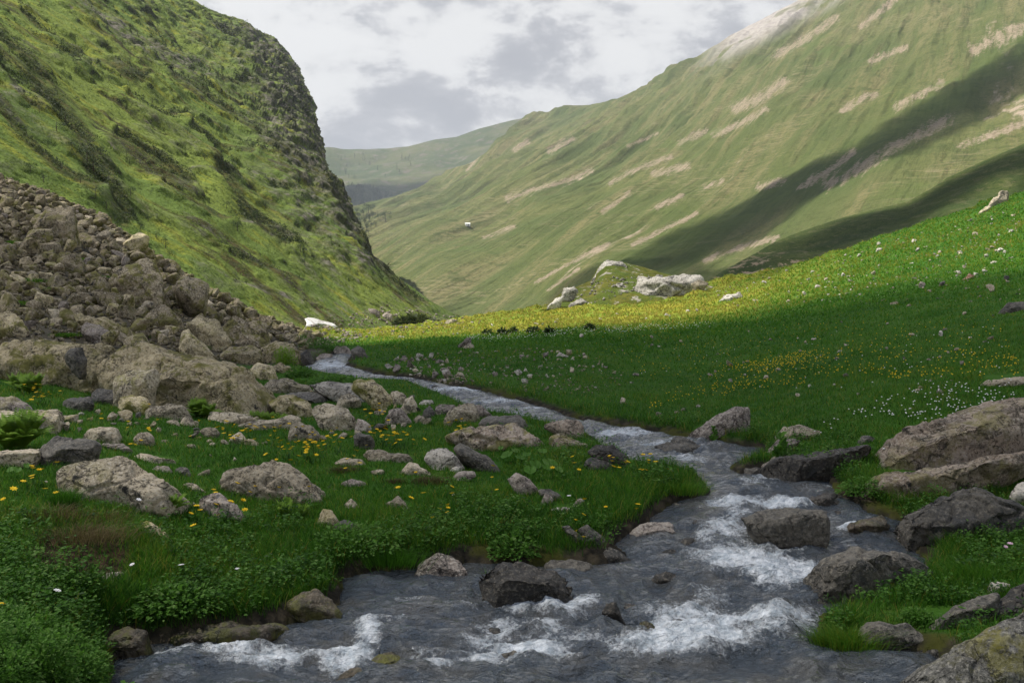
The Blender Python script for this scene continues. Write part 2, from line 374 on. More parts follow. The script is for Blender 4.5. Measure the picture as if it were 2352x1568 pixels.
def right_mountain():
    f = TPS(np.array([(x / 700, y / 700) for x, y, d in _RC]), np.log([d for *_, d in _RC]), 1e-3)
    nc, nr, n2 = 900, 600, 14
    px = np.linspace(560, 2900, nc); rid = np.interp(px, [a for a, b in _RR], [b for a, b in _RR])
    rid = rid + 3.0 * fbm(np.stack([px / 45, px * 0, px * 0 + 9], -1), 4)
    t = np.linspace(0, 1, nr)[:, None]; t = 1 - (1 - t) ** 1.15
    PY = 800 + (rid[None] - 800) * t; PX = np.repeat(px[None], nr, 0)
    D = np.exp(f(np.stack([PX / 700, PY / 700], -1)))
    V = at(PX, PY, D)
    k = np.linspace(0, 1, n2 + 1)[1:, None]
    V = np.concatenate([V, at(np.repeat(px[None], n2, 0), rid[None] + 220 * k ** 1.7, D[-1:] * (1 + .06 * k + .16 * k ** 2))], 0)
    n = grid_normals(V); n *= np.sign(n[..., 2].mean())
    # spurs and gullies running down the fall line (down-left towards the valley)
    ax = np.array([0.45, 0.89, 0.0])                     # horizontal up-slope direction
    a = V @ ax; b = V @ np.array([-0.89, 0.45, 0.0])
    q = np.stack([b / 120, a / 700, V[..., 2] / 700], -1)
    q = q + 0.35 * np.stack([pnoise(V / 260), pnoise(V / 260 + 9), 0 * a], -1)
    sc = np.clip(V[..., 1] / 900, .3, 1.6)
    disp = sc * (20 * fbm(q, 4, .5) + 8 * fbm(np.stack([b / 38, a / 520, 0 * a], -1), 4, .5, ridged=True) + 2.6 * fbm(V / 45, 5, .55))
    edge = np.ones(V.shape[0]); edge[nr - 25:nr] = np.linspace(1, .12, 25); edge[nr:] = .12
    disp *= edge[:, None]
    V = V + n * disp[..., None]
    return V, disp
RV, RD = right_mountain()
RB = bvh_of(RV, 3)

def sheet(crest, crestD, foot, footD, nc, nr, amp, lam, seed, back=0.6, rough=2.0):
    cx = [c[0] for c in crest]; px = np.linspace(cx[0], cx[-1], nc)
    cy = np.interp(px, cx, [c[1] for c in crest]) + rough * fbm(np.stack([px / 40, px * 0 + seed, px * 0], -1), 4)
    cd = np.interp(px, cx, crestD); fy = np.interp(px, cx, foot); fd = np.interp(px, cx, footD)
    t = np.linspace(0, 1, nr)[:, None]
    PY = fy + (cy - fy) * t; D = np.exp(np.log(fd) + (np.log(cd) - np.log(fd)) * t ** 1.15)
    V = at(np.repeat(px[None], nr, 0), PY, D); k = np.linspace(0, 1, 13)[1:, None]
    V = np.concatenate([V, at(np.repeat(px[None], 12, 0), cy[None] + 80 * k ** 1.6, cd[None] * (1 + .06 * k + back * k ** 2))], 0)
    n = grid_normals(V); n *= np.sign(n[..., 2].mean())
    e = np.ones(len(V)); e[nr - 20:nr] = np.linspace(1, .15, 20); e[nr:] = .15
    return V + n * (e[:, None] * (amp * fbm(V / lam + seed, 4)))[..., None]
MCR = [(1480, 700), (1560, 672), (1623, 645), (1700, 600), (1771, 558), (1840, 530), (1912, 508), (1982, 488), (2087, 462), (2140, 432), (2176, 408), (2352, 330), (2600, 220), (2900, 110)]
MV = sheet(MCR, [125, 135, 150, 170, 185, 195, 200, 205, 205, 207, 210, 215, 220, 220], [740, 740, 740, 740, 700, 690, 670, 650, 640, 620, 600, 560, 470, 400], [100, 100, 105, 110, 115, 118, 120, 120, 120, 120, 120, 125, 130, 135], 420, 170, 2.6, 26, 5)
MB_ = bvh_of(MV, 2)
FCR = [(560, 380), (640, 345), (700, 352), (735, 340), (752, 338), (766, 339), (780, 342), (800, 344), (850, 345), (900, 342), (940, 338), (1000, 322), (1050, 315), (1100, 296), (1150, 282), (1200, 271), (1260, 262), (1330, 262)]
FV = sheet(FCR, [3300] * 18, [560] * 18, [2300] * 18, 300, 160, 60, 420, 8, back=.25, rough=1.6)
FB = bvh_of(FV, 2)
# ---------------------------------------------------------------- materials of the setting
def mat_ground():
    m, t = material('meadow_ground'); p = t.pos()
    n1 = t.noise(p, 0.35, 4); n2 = t.noise(p, 2.2, 5, .6); n3 = t.noise(p, 14, 5, .65)
    g = t.mix(t.step(n1, .38, .62), (0.024, 0.078, 0.008), (0.042, 0.108, 0.011))
    g = t.mix(t.step(n2, .45, .7), g, (0.058, 0.110, 0.014))
    g = t.mix(t.step(n3, .55, .75), g, (0.022, 0.048, 0.009))
    # the flowering far strip: yellow-green with rusty sorrel patches
    far = t.attr('far'); y = t.mix(t.step(t.noise(p, .22, 5, .6), .42, .62), (0.15, 0.20, 0.022), (0.23, 0.22, 0.024))
    y = t.mix(t.step(t.noise(p, .55, 6, .7), .60, .70), y, (0.24, 0.14, 0.025))
    g = t.mix(far, g, y)
    soil = t.mix(t.step(n3, .4, .65), (0.035, 0.026, 0.016), (0.075, 0.060, 0.042))
    g = t.mix(t.step(t.noise(p, 1.3, 6, .7), .66, .72), g, soil)
    g = t.mix(t.attr('talus'), g, t.mix(n3, (0.03, 0.027, 0.02), (0.12, 0.105, 0.075)))
    g = t.mix(t.attr('soil'), g, t.mix(t.step(n3, .4, .62), (0.022, 0.015, 0.009), (0.070, 0.046, 0.026)))
    bed = t.mix(t.step(t.voro(p, 9.0), .2, .6), (0.055, 0.045, 0.030), (0.022, 0.019, 0.014))
    bed = t.mix(t.step(n2, .50, .62), bed, (0.050, 0.052, 0.012))
    g = t.mix(t.attr('wet'), g, bed)
    t.done(g, .95, t.bump(n3, .5, .05), .1); return m

def mat_left():
    m, t = material('steep_pasture'); p = t.pos()
    geo = t.n('ShaderNodeNewGeometry'); sep = t.n('ShaderNodeSeparateXYZ'); t.l(geo.outputs['Normal'], sep.inputs[0]); nz = sep.outputs[2]
    q = t.scale(p, (0.45, 1.0, 0.45))
    a = t.noise(q, .045, 5, .6); b = t.noise(q, .22, 5, .65); c = t.noise(p, 1.5, 6, .7); f = t.noise(p, .6, 5, .6)
    g = t.mix(t.step(a, .40, .60), (0.115, 0.170, 0.036), (0.175, 0.225, 0.044))
    g = t.mix(t.step(b, .50, .66), g, (0.25, 0.26, 0.030))
    g = t.mix(t.step(c, .48, .72), g, (0.070, 0.108, 0.026))
    heath = t.mix(t.step(f, .45, .65), (0.050, 0.054, 0.018), (0.085, 0.068, 0.024))
    g = t.mix(t.step(t.noise(q, .11, 6, .65), .55, .64), g, heath)
    slope = t.math('ADD', nz, t.math('MULTIPLY', t.math('SUBTRACT', f, .5), .5))
    g = t.mix(t.step(slope, .50, .30), g, t.mix(t.step(c, .4, .6), (0.034, 0.042, 0.018), (0.060, 0.066, 0.028)))
    rockc = t.mix(t.step(c, .35, .65), (0.085, 0.080, 0.066), (0.22, 0.195, 0.165))
    moss = t.mix(t.step(f, .42, .58), rockc, (0.050, 0.060, 0.022))
    scr = t.step(t.math('ADD', t.math('MULTIPLY', t.attr('scrub'), .62), t.math('ADD', t.math('MULTIPLY', t.math('SUBTRACT', t.noise(q, .075, 6, .7), .5), 1.5), t.math('MULTIPLY', t.math('SUBTRACT', t.noise(p, .5, 6, .7), .5), .9))), .26, .58)
    g = t.mix(t.math('MULTIPLY', scr, .92), g, t.mix(t.step(f, .45, .62), t.mix(t.step(c, .4, .6), (0.030, 0.042, 0.013), (0.060, 0.074, 0.021)), (0.095, 0.085, 0.028)))
    rmask = t.math('MULTIPLY', t.attr('rock'), t.step(t.noise(p, .35, 6, .7), .36, .56))
    g = t.mix(rmask, g, moss)
    pale = t.math('MULTIPLY', t.step(t.noise(q, .16, 7, .72), .63, .69), t.step(slope, .80, .55))
    g = t.mix(pale, g, t.mix(c, (0.16, 0.13, 0.11), (0.36, 0.30, 0.25)))
    foot = t.math('MULTIPLY', t.attr('foot'), t.step(t.noise(p, .5, 7, .75), .50, .66))
    g = t.mix(foot, g, (0.23, 0.20, 0.16))
    nb = t.bump(t.noise(p, .55, 6, .7), 1.0, .9)
    t.done(g, .95, t.bump(c, .8, .35, nb), .08); return m

def mat_right():
    m, t = material('dry_mountain_grass'); p = t.pos()
    # coordinates along (x), across (y) the fall line
    q = t.scale(p, (1, 1, 1), (0, 0, math.radians(-63)))
    st = t.scale(q, (0.10, 1.0, 0.10)); 
    a = t.noise(p, .006, 5, .6); b = t.noise(st, .05, 6, .65); c = t.noise(p, .08, 7, .7); d = t.noise(p, .45, 6, .7)
    g = t.mix(t.step(a, .36, .64), (0.072, 0.098, 0.032), (0.118, 0.130, 0.046))
    g = t.mix(t.step(b, .47, .60, 0, .8), g, (0.178, 0.158, 0.075))
    b2 = t.noise(st, .20, 5, .65); g = t.mix(t.step(b2, .50, .60, 0, .6), g, (0.060, 0.088, 0.026))
    g = t.mix(t.step(c, .50, .68), g, (0.064, 0.084, 0.027))
    g = t.mix(t.step(d, .48, .62), g, t.mix(.6, g, (0.045, 0.056, 0.020)))
    fz = t.noise(p, 1.7, 5, .7); g = t.mix(t.step(fz, .48, .62, 0, .4), g, t.mix(.5, g, (0.24, 0.22, 0.10)))
    # cattle terracettes along the contour
    ter = t.noise(t.scale(p, (.06, .06, 1.0)), 1.1, 4, .6, .5)
    zone = t.step(t.noise(p, .012, 4, .55), .50, .60)
    g = t.mix(t.math('MULTIPLY', zone, t.step(ter, .54, .62, 0, .45)), g, (0.26, 0.22, 0.135))
    g = t.mix(t.math('MULTIPLY', zone, t.step(ter, .47, .41, 0, .35)), g, (0.06, 0.07, 0.03))
    # scree streaks running down the slope
    sc = t.noise(t.scale(q, (.16, 1.0, .16)), .018, 8, .70, .3)
    mask = t.math('MULTIPLY', t.step(sc, .62, .68), t.step(t.noise(p, .06, 6, .7), .40, .55))
    g = t.mix(mask, g, t.mix(d, (0.27, 0.21, 0.15), (0.42, 0.35, 0.27)))
    g = t.mix(t.math('MULTIPLY', t.attr('lush'), .75), g, t.mix(t.step(c, .4, .6), (0.050, 0.080, 0.022), (0.085, 0.115, 0.034)))  # darker, greener colour along one long diagonal stroke
    sv = t.math('ADD', t.math('MULTIPLY', t.attr('streak'), .9), t.math('ADD', t.math('MULTIPLY', t.math('SUBTRACT', t.noise(p, .42, 8, .75), .5), 1.9), t.math('MULTIPLY', t.math('SUBTRACT', t.noise(st, .35, 6, .75), .5), 2.0)))
    g = t.mix(t.step(sv, .60, .95, 0, .85), g, t.mix(t.step(d, .35, .65), (0.21, 0.165, 0.115), (0.36, 0.29, 0.22)))
    mead = t.step(t.noise(p, .009, 5, .6), .60, .68)
    g = t.mix(t.math('MULTIPLY', mead, .5), g, (0.090, 0.125, 0.036))
    g = t.mix(t.attr('scree'), g, t.mix(t.step(c, .35, .65), (0.26, 0.235, 0.22), (0.38, 0.35, 0.32)))
    nb = t.bump(b, 1.0, 6.0); nb = t.bump(c, 1.0, 2.0, nb)
    t.done(g, .95, t.bump(fz, 1.0, .25, t.bump(d, 1.0, .8, nb)), .05); return m

def mat_moraine():
    m, t = material('moraine_turf'); p = t.pos()
    a = t.noise(p, .10, 5, .6); c = t.noise(p, 1.0, 6, .7)
    g = t.mix(t.step(a, .4, .6), (0.038, 0.058, 0.017), (0.060, 0.078, 0.022))
    g = t.mix(t.step(c, .5, .62), g, (0.024, 0.042, 0.010)); g = t.mix(t.step(t.noise(p, 4.0, 4, .6), .56, .64, 0, .6), g, (0.13, 0.15, 0.05))
    s = t.noise(t.scale(p, (1, .45, 1), (0, 0, .5)), .55, 7, .75)
    g = t.mix(t.math('MULTIPLY', t.step(s, .52, .60), t.math('ADD', t.attr('bare'), .12)), g, (0.36, 0.27, 0.18))
    t.done(g, .95, t.bump(c, .8, .3), .08); return m

def mat_far():
    m, t = material('far_ridge_grass'); p = t.pos()
    a = t.noise(p, .004, 6, .65); c = t.noise(p, .03, 7, .7)
    g = t.mix(t.step(a, .4, .6), (0.058, 0.078, 0.032), (0.100, 0.106, 0.046))
    g = t.mix(t.step(c, .50, .64), g, (0.13, 0.115, 0.085))
    t.done(g, .95, t.bump(c, 1, 8), .05); return m

def set_attr(me, **kw):
    for k, v in kw.items():
        a = me.attributes.new(k, 'FLOAT', 'POINT'); a.data.foreach_set('value', np.ascontiguousarray(v, np.float32).ravel())

_pxg, _pyg = proj(GV)
far = sm(_pyg, 800, 752) * sm(_pxg, 2100, 1500) * sm(GV[..., 1], 24 * S, 40 * S)
gm = mesh_np('ground', GV, grid_faces(*GV.shape[:2]))
GSOIL = np.clip(np.exp(-((_pxg - 190) / 125) ** 4 - ((_pyg - 1275) / 62) ** 4) * 1.2 + .5 * fbm(GV / .22, 3), 0, 1) * (np.abs(_pxg - 190) < 190) * (np.abs(_pyg - 1275) < 90) * sm(GSD, .1, .25)
set_attr(gm, soil=GSOIL, far=far, talus=GTAL, wet=sm(-GSD + .05 * fbm(GV / .25, 3), -.20, -.06) * sm(GV[..., 1], 30 * S, 26 * S))
tag(link('ground', gm, mat_ground()), kind='structure')

lm = mesh_np('steep_mountain_slope', LV, grid_faces(*LV.shape[:2]))
_px, _py = proj(LV)
set_attr(lm, rock=LROCK, scrub=LSCRUB, foot=sm(_py, 640, 745) * sm(_px, 600, 760))
tag(link('steep_mountain_slope', lm, mat_left()), 'steep green rocky mountainside rising over the boulder field', kind='structure')
SCREES = [(9,[(1895,425),(1960,392),(2030,352),(2110,310),(2180,275)]),(6,[(1840,432),(1900,395),(1960,350)]),(6,[(2210,335),(2290,305),(2360,280)]),(5,[(1620,596),(1700,568),(1785,543)]),(4,[(1165,456),(1240,432),(1335,402)]),(6,[(1262,345),(1290,332),(1312,318)]),(4,[(1385,486),(1445,444)]),(4,[(1510,478),(1565,448)]),
  (8,[(1690,250),(1750,222),(1800,188)]),(6,[(2060,245),(2160,192)]),(10,[(2240,112),(2300,85),(2365,55)]),(3,[(1440,335),(1505,308)]),(3,[(1072,392),(1100,358)]),(6,[(1935,255),(1985,225),(2010,218)]),(5,[(1640,310),(1700,285),(1760,250)]),(5,[(1560,330),(1620,300)]),(6,[(1780,130),(1850,90),(1920,40)]),(5,[(1980,60),(2030,20),(2060,-5)]),
  (4,[(1400,420),(1470,385),(1540,360)]),(4,[(1300,415),(1360,390)]),(4,[(1620,430),(1660,415)]),(3,[(1110,545),(1180,520)]),(3,[(1230,650),(1300,610),(1400,560)]),(2.2,[(1260,665),(1330,618)]),(5,[(1500,400),(1580,380)]),(4,[(1180,345),(1210,325)]),(5,[(2000,140),(2080,110)]),(6,[(1740,430),(1800,412)]),(4,[(1450,565),(1520,530),(1600,490)])]
rm = mesh_np('broad_mountain_slope', RV, grid_faces(*RV.shape[:2]))
_px, _py = proj(RV)
_ridge = np.interp(_px, [a for a, b in _RR], [b for a, b in _RR])
_sc = sm(_py - _ridge, 75, 20) * sm(_px, 1560, 1720) * sm(_px, 2020, 1900) * sm(fbm(RV / 90, 4), -.35, .1)
_sx = 7 * fbm(RV / 40, 4); _sy = 7 * fbm(RV / 40 + 20, 4); _pk = 0 * _px
for _w, _pt in SCREES:
    _dd, _ = stroke(_px + _sx, _py + _sy, _pt, _w); _pk = np.maximum(_pk, np.exp(-(_dd / 2.6) ** 2))
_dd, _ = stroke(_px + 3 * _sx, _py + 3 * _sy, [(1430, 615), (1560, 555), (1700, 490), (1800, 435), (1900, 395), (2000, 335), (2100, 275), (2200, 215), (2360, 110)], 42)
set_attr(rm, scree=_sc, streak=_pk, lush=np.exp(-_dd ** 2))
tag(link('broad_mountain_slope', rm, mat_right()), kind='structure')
mm = mesh_np('moraine_ridge', MV, grid_faces(*MV.shape[:2])); _px, _py = proj(MV)
set_attr(mm, bare=np.exp(-((_px - 1780) / 130) ** 2) * sm(_py, 560, 620))
tag(link('moraine_ridge', mm, mat_moraine()), kind='structure')
fm = mesh_np('far_ridge', FV, grid_faces(*FV.shape[:2]))
tag(link('far_ridge', fm, mat_far()), kind='structure')

def base_land():
    m, t = material('valley_land'); t.done((0.07, 0.09, 0.035), .95)
    v = np.array([[-2500, -250, -60], [2500, -250, -60], [2500, 4700, -60], [-2500, 4700, -60]])
    tag(link('land', mesh_np('land', v, np.array([[0, 1, 2, 3]])), m), kind='structure')
base_land()

# ---------------------------------------------------------------- the stream
FOAM = [(1790, 1098, 42, 10, .9), (1740, 1120, 45, 10, .6), (1700, 1160, 60, 12, .8), (1800, 1162, 60, 8, .9), (1630, 1240, 30, 26, .6), (1680, 1228, 55, 26, .75), (1750, 1262, 60, 20, .7),
        (1720, 1300, 90, 30, .95), (1800, 1330, 75, 24, 1.15), (1660, 1385, 60, 22, .6), (1600, 1420, 90, 26, .8), (1690, 1450, 120, 30, 1.0), (1600, 1490, 130, 24, 1.05), (1760, 1480, 60, 22, .8), (1480, 1500, 80, 20, .85),
        (1190, 1410, 60, 16, .9), (1280, 1420, 50, 16, .85), (1350, 1412, 40, 14, .7), (1150, 1470, 50, 22, .7), (1200, 1510, 70, 28, 1.1), (1120, 1530, 60, 20, .8), (1260, 1460, 60, 14, .6), (1060, 1420, 40, 8, .5),
        (840, 1478, 30, 26, .9), (790, 1530, 50, 24, .9), (640, 1525, 70, 16, .8), (520, 1518, 70, 14, .85), (400, 1520, 60, 16, .9), (300, 1512, 30, 14, .7), (1000, 1555, 40, 14, .6), (1860, 1215, 0, 0, 0),
        (1960, 1225, 30, 7, .9), (1500, 1030, 60, 8, .5), (1600, 1062, 60, 8, .55), (1420, 1000, 50, 6, .5), (1240, 945, 40, 4, .45), (1050, 900, 50, 5, .5), (760, 842, 40, 8, .6), (1150, 925, 40, 4, .4), (1680, 1065, 40, 7, .5), (1900, 1125, 40, 6, .5), (720, 1520, 60, 12, .75), (580, 1545, 90, 12, .6), (880, 1450, 50, 8, .5), (1100, 1490, 50, 16, .75), (1230, 1490, 60, 18, .8), (1340, 1480, 60, 14, .65), (1420, 1490, 70, 14, .75), (1530, 1450, 60, 14, .7), (1850, 1440, 40, 14, .6), (1640, 1330, 50, 10, .5), (1560, 1395, 60, 9, .5), (1700, 1190, 40, 10, .6), (950, 1400, 60, 5, .4), (1300, 1540, 60, 10, .55), (1000, 1530, 60, 8, .5)]
def stream():
    nc, nr = 760, 620
    px = np.linspace(180, 2240, nc); D = np.exp(np.linspace(math.log(4.05), math.log(21.5), nr)) * S
    PX, DD = np.meshgrid(px, D); X = (PX - CX) / F * DD; Y = DD
    sd = poly_sd(np.stack([X, Y], -1).reshape(-1, 2), WPOLY).reshape(X.shape)
    Z = zw(Y); PY = HOR + F * (ZC - Z) / Y
    foam = 0 * X
    for (a, b, ra, rb, w) in FOAM:
        if w: foam = np.maximum(foam, w * np.exp(-((PX - a) / (ra * 1.45)) ** 2 - ((PY - b) / (rb * 1.4)) ** 2) * .92)
    turb = np.clip(foam * 1.2, 0, 1)
    P = np.stack([X, Y, 0 * X], -1)
    w = P + 0.25 * np.stack([pnoise(P / .9), pnoise(P / .9 + 5), 0 * X], -1)
    sw = np.stack([w[..., 0] * 0.75 + w[..., 1] * .3, w[..., 1] * 1.0 - w[..., 0] * .25, 0 * X], -1)
    near = sm(Y, 26, 6)
    chop = fbm(sw / 0.42, 2, .5, ridged=True) * .050 + fbm(sw * np.array([.55, 1, 1]) / .15, 3, .5) * .046 + .08 * fbm(sw / 1.1, 2)
    rough = fbm(P / .16, 4, .6, ridged=True) * .035 + fbm(P / .5, 3) * .06
    Z = Z + chop * (0.85 + .25 * near + .35 * sm(PY, 1260, 1400)) * sm(-sd, -.05, .25) + turb * rough + 0.015 * turb
    foam = foam + .10 * sm(PY, 1030, 1100) + .30 * sm(PY, 1090, 1000) + .16 * fbm(sw / .6, 3)
    # the smooth tongue pouring over the sill beside the big black boulder
    V = np.stack([X, Y, Z], -1); f = grid_faces(nr, nc)
    keep = (sd.ravel()[f] < 0.10).all(1); f = f[keep]
    used = np.unique(f); mp = np.full(nr * nc, -1); mp[used] = np.arange(len(used))
    me = mesh_np('stream_water', V.reshape(-1, 3)[used], mp[f], attrs=dict(foam=foam.ravel()[used]))
    m, t = material('stream_water'); p = t.pos()
    q = t.scale(p, (1.0, 1.0, .6)); fo = t.attr('foam')
    def ridge(sc, det, dist):
        nn = t.n('ShaderNodeTexNoise'); t.l(q, nn.inputs['Vector']); nn.inputs['Scale'].default_value = sc; nn.inputs['Detail'].default_value = det; nn.inputs['Roughness'].default_value = .58; nn.inputs['Distortion'].default_value = dist
        return t.math('SUBTRACT', 1.0, t.math('MULTIPLY', t.math('ABSOLUTE', t.math('SUBTRACT', nn.outputs[0], .5)), 5.0))
    lace = t.math('ADD', t.math('MULTIPLY', ridge(3.2, 5, 1.2), .6), t.math('MULTIPLY', ridge(9, 4, .8), .4))
    v = t.math('ADD', t.math('MULTIPLY', fo, 1.05), t.math('MULTIPLY', t.math('SUBTRACT', lace, .55), .42))
    v = t.math('ADD', v, t.math('MULTIPLY', t.math('SUBTRACT', t.noise(p, 2.3, 6, .6, .6), .5), 1.1))
    v = t.math('ADD', v, t.math('MULTIPLY', t.math('SUBTRACT', t.noise(p, 40, 6, .7), .5), .9))
    mask = t.step(v, .47, .96)
    bed = t.mix(t.step(t.noise(p, 3.2, 6, .65), .42, .64), (0.042, 0.053, 0.063), (0.072, 0.071, 0.064))
    col = t.mix(mask, bed, t.mix(t.step(t.noise(p, 14, 6, .62), .34, .62), (0.42, 0.48, 0.53), (0.78, 0.81, 0.84)))
    rg = t.math('ADD', .03, t.math('MULTIPLY', mask, .5))
    rip = t.noise(t.scale(p, (1, 1.9, 1), (0, 0, .3)), 13, 5, .6, .5); rip2 = t.noise(p, 48, 3, .6)
    nb = t.bump(rip, .9, .09); nb = t.bump(rip2, .5, .012, nb)
    nb = t.bump(mask, .5, .03, nb)
    b = t.done(col, rg, nb, .95, IOR=1.58)
    tag(link('stream_water', me, m), 'clear mountain stream tumbling white between boulders', kind='structure')
stream()

# ---------------------------------------------------------------- clouds overhead that shade parts of the valley
def mat_cloud():
    m, t = material('cloud_vapour'); b = t.n('ShaderNodeBsdfDiffuse'); b.inputs[0].default_value = (.85, .85, .87, 1)
    tr = t.n('ShaderNodeBsdfTransparent'); mx = t.n('ShaderNodeMixShader'); o = t.n('ShaderNodeOutputMaterial')
    t.l(t.attr('thick'), mx.inputs[0]); t.l(tr.outputs[0], mx.inputs[1]); t.l(b.outputs[0], mx.inputs[2]); t.l(mx.outputs[0], o.inputs[0]); return m
CLOUD = mat_cloud()
def cloud(ground_pts, h, soft, dens=1.0, seed=0):
    """a flat-based cloud whose shadow falls on the outline GROUND_PTS (world points)"""
    g = np.array(ground_pts, float); q = g + SUN * ((h - g[:, 2]) / SUN[2])[:, None]
    lo, hi = q[:, :2].min(0) - soft, q[:, :2].max(0) + soft
    n = 90; gx, gy = np.meshgrid(np.linspace(lo[0], hi[0], n), np.linspace(lo[1], hi[1], n))
    ext = max(hi - lo); P = np.stack([gx, gy, 0 * gx + seed], -1)
    sd = poly_sd(P[..., :2].reshape(-1, 2), q[:, :2]).reshape(gx.shape) + soft * 0.8 * fbm(P / (soft * 2.2), 4)
    k = sm(-sd, -soft * .5, soft * .5)
    T = 0.12 * ext * np.sqrt(np.clip(k, 0, 1)) * (1 + .4 * fbm(P / (ext * .12), 4))
    top = np.stack([gx, gy, h + T + .5], -1); bot = np.stack([gx, gy, h - .1 * T], -1)
    f = grid_faces(n, n); keep = (k.ravel()[f] > 0.02).any(1); f = f[keep]
    a = np.clip(k * dens, 0, 1) ; a = 1 - np.sqrt(1 - np.clip(a, 0, .9999))     # two layers
    V = np.concatenate([top.reshape(-1, 3), bot.reshape(-1, 3)]); Fc = np.concatenate([f, f[:, ::-1] + n * n])
    me = mesh_np('cloud', V, Fc, attrs=dict(thick=np.tile(a.ravel(), 2)))
    tag(link('cloud', me, CLOUD), 'unseen cumulus cloud over the valley shaped to cast its shade', kind='structure')

def ground_ring(pts): return [at(px, py, D) for px, py, D in pts]
u = S
cloud(ground_ring([(-900, 1900, 2.5 * u), (-900, 600, 14 * u), (-500, 480, 25 * u), (0, 440, 33 * u), (200, 520, 33 * u), (400, 640, 33 * u), (600, 750, 31 * u), (720, 790, 27 * u), (840, 800, 25.5 * u), (1000, 784, 29 * u), (1160, 760, 34 * u), (1300, 748, 36 * u), (1500, 742, 33 * u),
                   (1700, 740, 25 * u), (1900, 735, 17.5 * u), (2060, 715, 17 * u), (2200, 680, 19 * u), (2352, 620, 22 * u), (2900, 480, 24 * u), (3600, 1900, 2.5 * u)]) + [np.array([60, -40, 0]), np.array([-60, -40, 0])], 800, 8, .94, 1)
def _h(px, py):
    r = hit(px, py); return r[0]
cloud([_h(*p) for p in [(1640, 640), (1700, 604), (1771, 562), (1840, 534), (1912, 512), (1982, 492), (2087, 468), (2176, 412), (2352, 334), (2351, 430), (2200, 498), (2053, 534), (1912, 566), (1771, 611)]]
      + [at(2700, 180, 225), at(2700, 330, 150)], 820, 6, .97, 2)
cloud([_h(*p) for p in [(1440, 600), (1520, 545), (1600, 512), (1700, 466), (1800, 408), (1900, 370), (2000, 306), (2100, 246), (2200, 186), (2351, 88), (2351, 190), (2200, 270), (2100, 320), (1980, 400), (1850, 460), (1760, 520), (1640, 580), (1520, 622)]], 860, 9, .93, 3)  # cloud added out of view to darken the near side of the long spur
cloud([_h(*p) for p in [(1140, 728), (1250, 690), (1300, 640), (1370, 608), (1460, 600), (1520, 630), (1420, 690), (1250, 722)]], 830, 12, .85, 4)
cloud([hit(*p, FB)[0] for p in [(700, 425), (795, 425), (850, 415), (940, 412), (1040, 415), (1000, 440), (930, 460), (850, 478), (810, 480), (700, 470)]], 1800, 90, .92, 5)
# ---------------------------------------------------------------- rock
def mat_rock(name, c1, c2, c3, lichen=0.0, lich_col=(0.26, 0.25, 0.055), pits=0.5, scale=1.0, wet=False, strata=0.0):
    m, t = material(name); p = t.pos(); r = t.rand()
    ofs = t.n('ShaderNodeVectorMath', operation='ADD'); t.l(p, ofs.inputs[0]); cb = t.n('ShaderNodeCombineXYZ')
    t.l(t.math('MULTIPLY', r, 37.0), cb.inputs[0]); t.l(t.math('MULTIPLY', r, 11.0), cb.inputs[1]); t.l(cb.outputs[0], ofs.inputs[1]); p = ofs.outputs[0]
    a = t.noise(p, 1.7 * scale, 5, .6); b = t.noise(p, 7 * scale, 7, .7); g = t.noise(p, 34 * scale, 5, .75); v = t.voro(p, 30 * scale)
    col = t.mix(t.step(a, .36, .64), c1, c2)
    col = t.mix(t.step(b, .46, .70), col, c3)
    col = t.mix(t.step(g, .51, .63, 0, .8), col, t.mix(.55, c2, (0.62, 0.58, 0.50)) if not wet else t.mix(.25, c2, (0.5, 0.45, 0.36)))
    col = t.mix(t.step(g, .47, .37, 0, .8), col, (0.016, 0.016, 0.014))
    col = t.mix(t.math('MULTIPLY', t.step(t.noise(p, 4.5 * scale, 7, .72), .56, .64), t.step(a, .66, .44)), col, (0.030, 0.030, 0.027))
    if strata:
        s = t.noise(t.scale(p, (.5, .5, 3.2), (.35, .25, 0)), 4.5 * scale, 6, .7)
        col = t.mix(t.step(s, .52, .64, 0, strata), col, (0.035, 0.032, 0.028))
    if lichen:
        l1 = t.noise(p, 3.2 * scale, 8, .74, .3); l2 = t.noise(p, .6 * scale, 3, .5)
        f = t.math('MULTIPLY', t.step(l1, .47, .575), t.step(l2, .62 - .35 * lichen, .80 - .35 * lichen))
        lc = t.mix(t.step(b, .4, .65), lich_col, tuple(x * .55 for x in lich_col))
        col = t.mix(t.math('MULTIPLY', f, min(1.0, .55 + .5 * lichen)), col, lc)
    tone = t.math('ADD', .72, t.math('MULTIPLY', r, .5))
    col = t.mix(1.0, col, t.n_tone(tone), 'MULTIPLY')
    vein = t.math('ABSOLUTE', t.math('SUBTRACT', t.noise(t.mixvec(p, .10), 1.15 * scale, 6, .62), .5))
    col = t.mix(t.step(vein, .010, .002, 0, .6), col, (0.014, 0.013, 0.011))
    h = t.math('ADD', t.math('MULTIPLY', b, .7), t.math('MULTIPLY', g, .25))
    h = t.math('ADD', h, t.step(vein, .0, .014, 0, .22))
    rough = .92
    if wet:
        z = t.n('ShaderNodeSeparateXYZ'); t.l(t.pos(), z.inputs[0])
        rough = .55
    t.done(col, rough, t.bump(h, pits * 1.5, .09), .25 if not wet else .45); return m

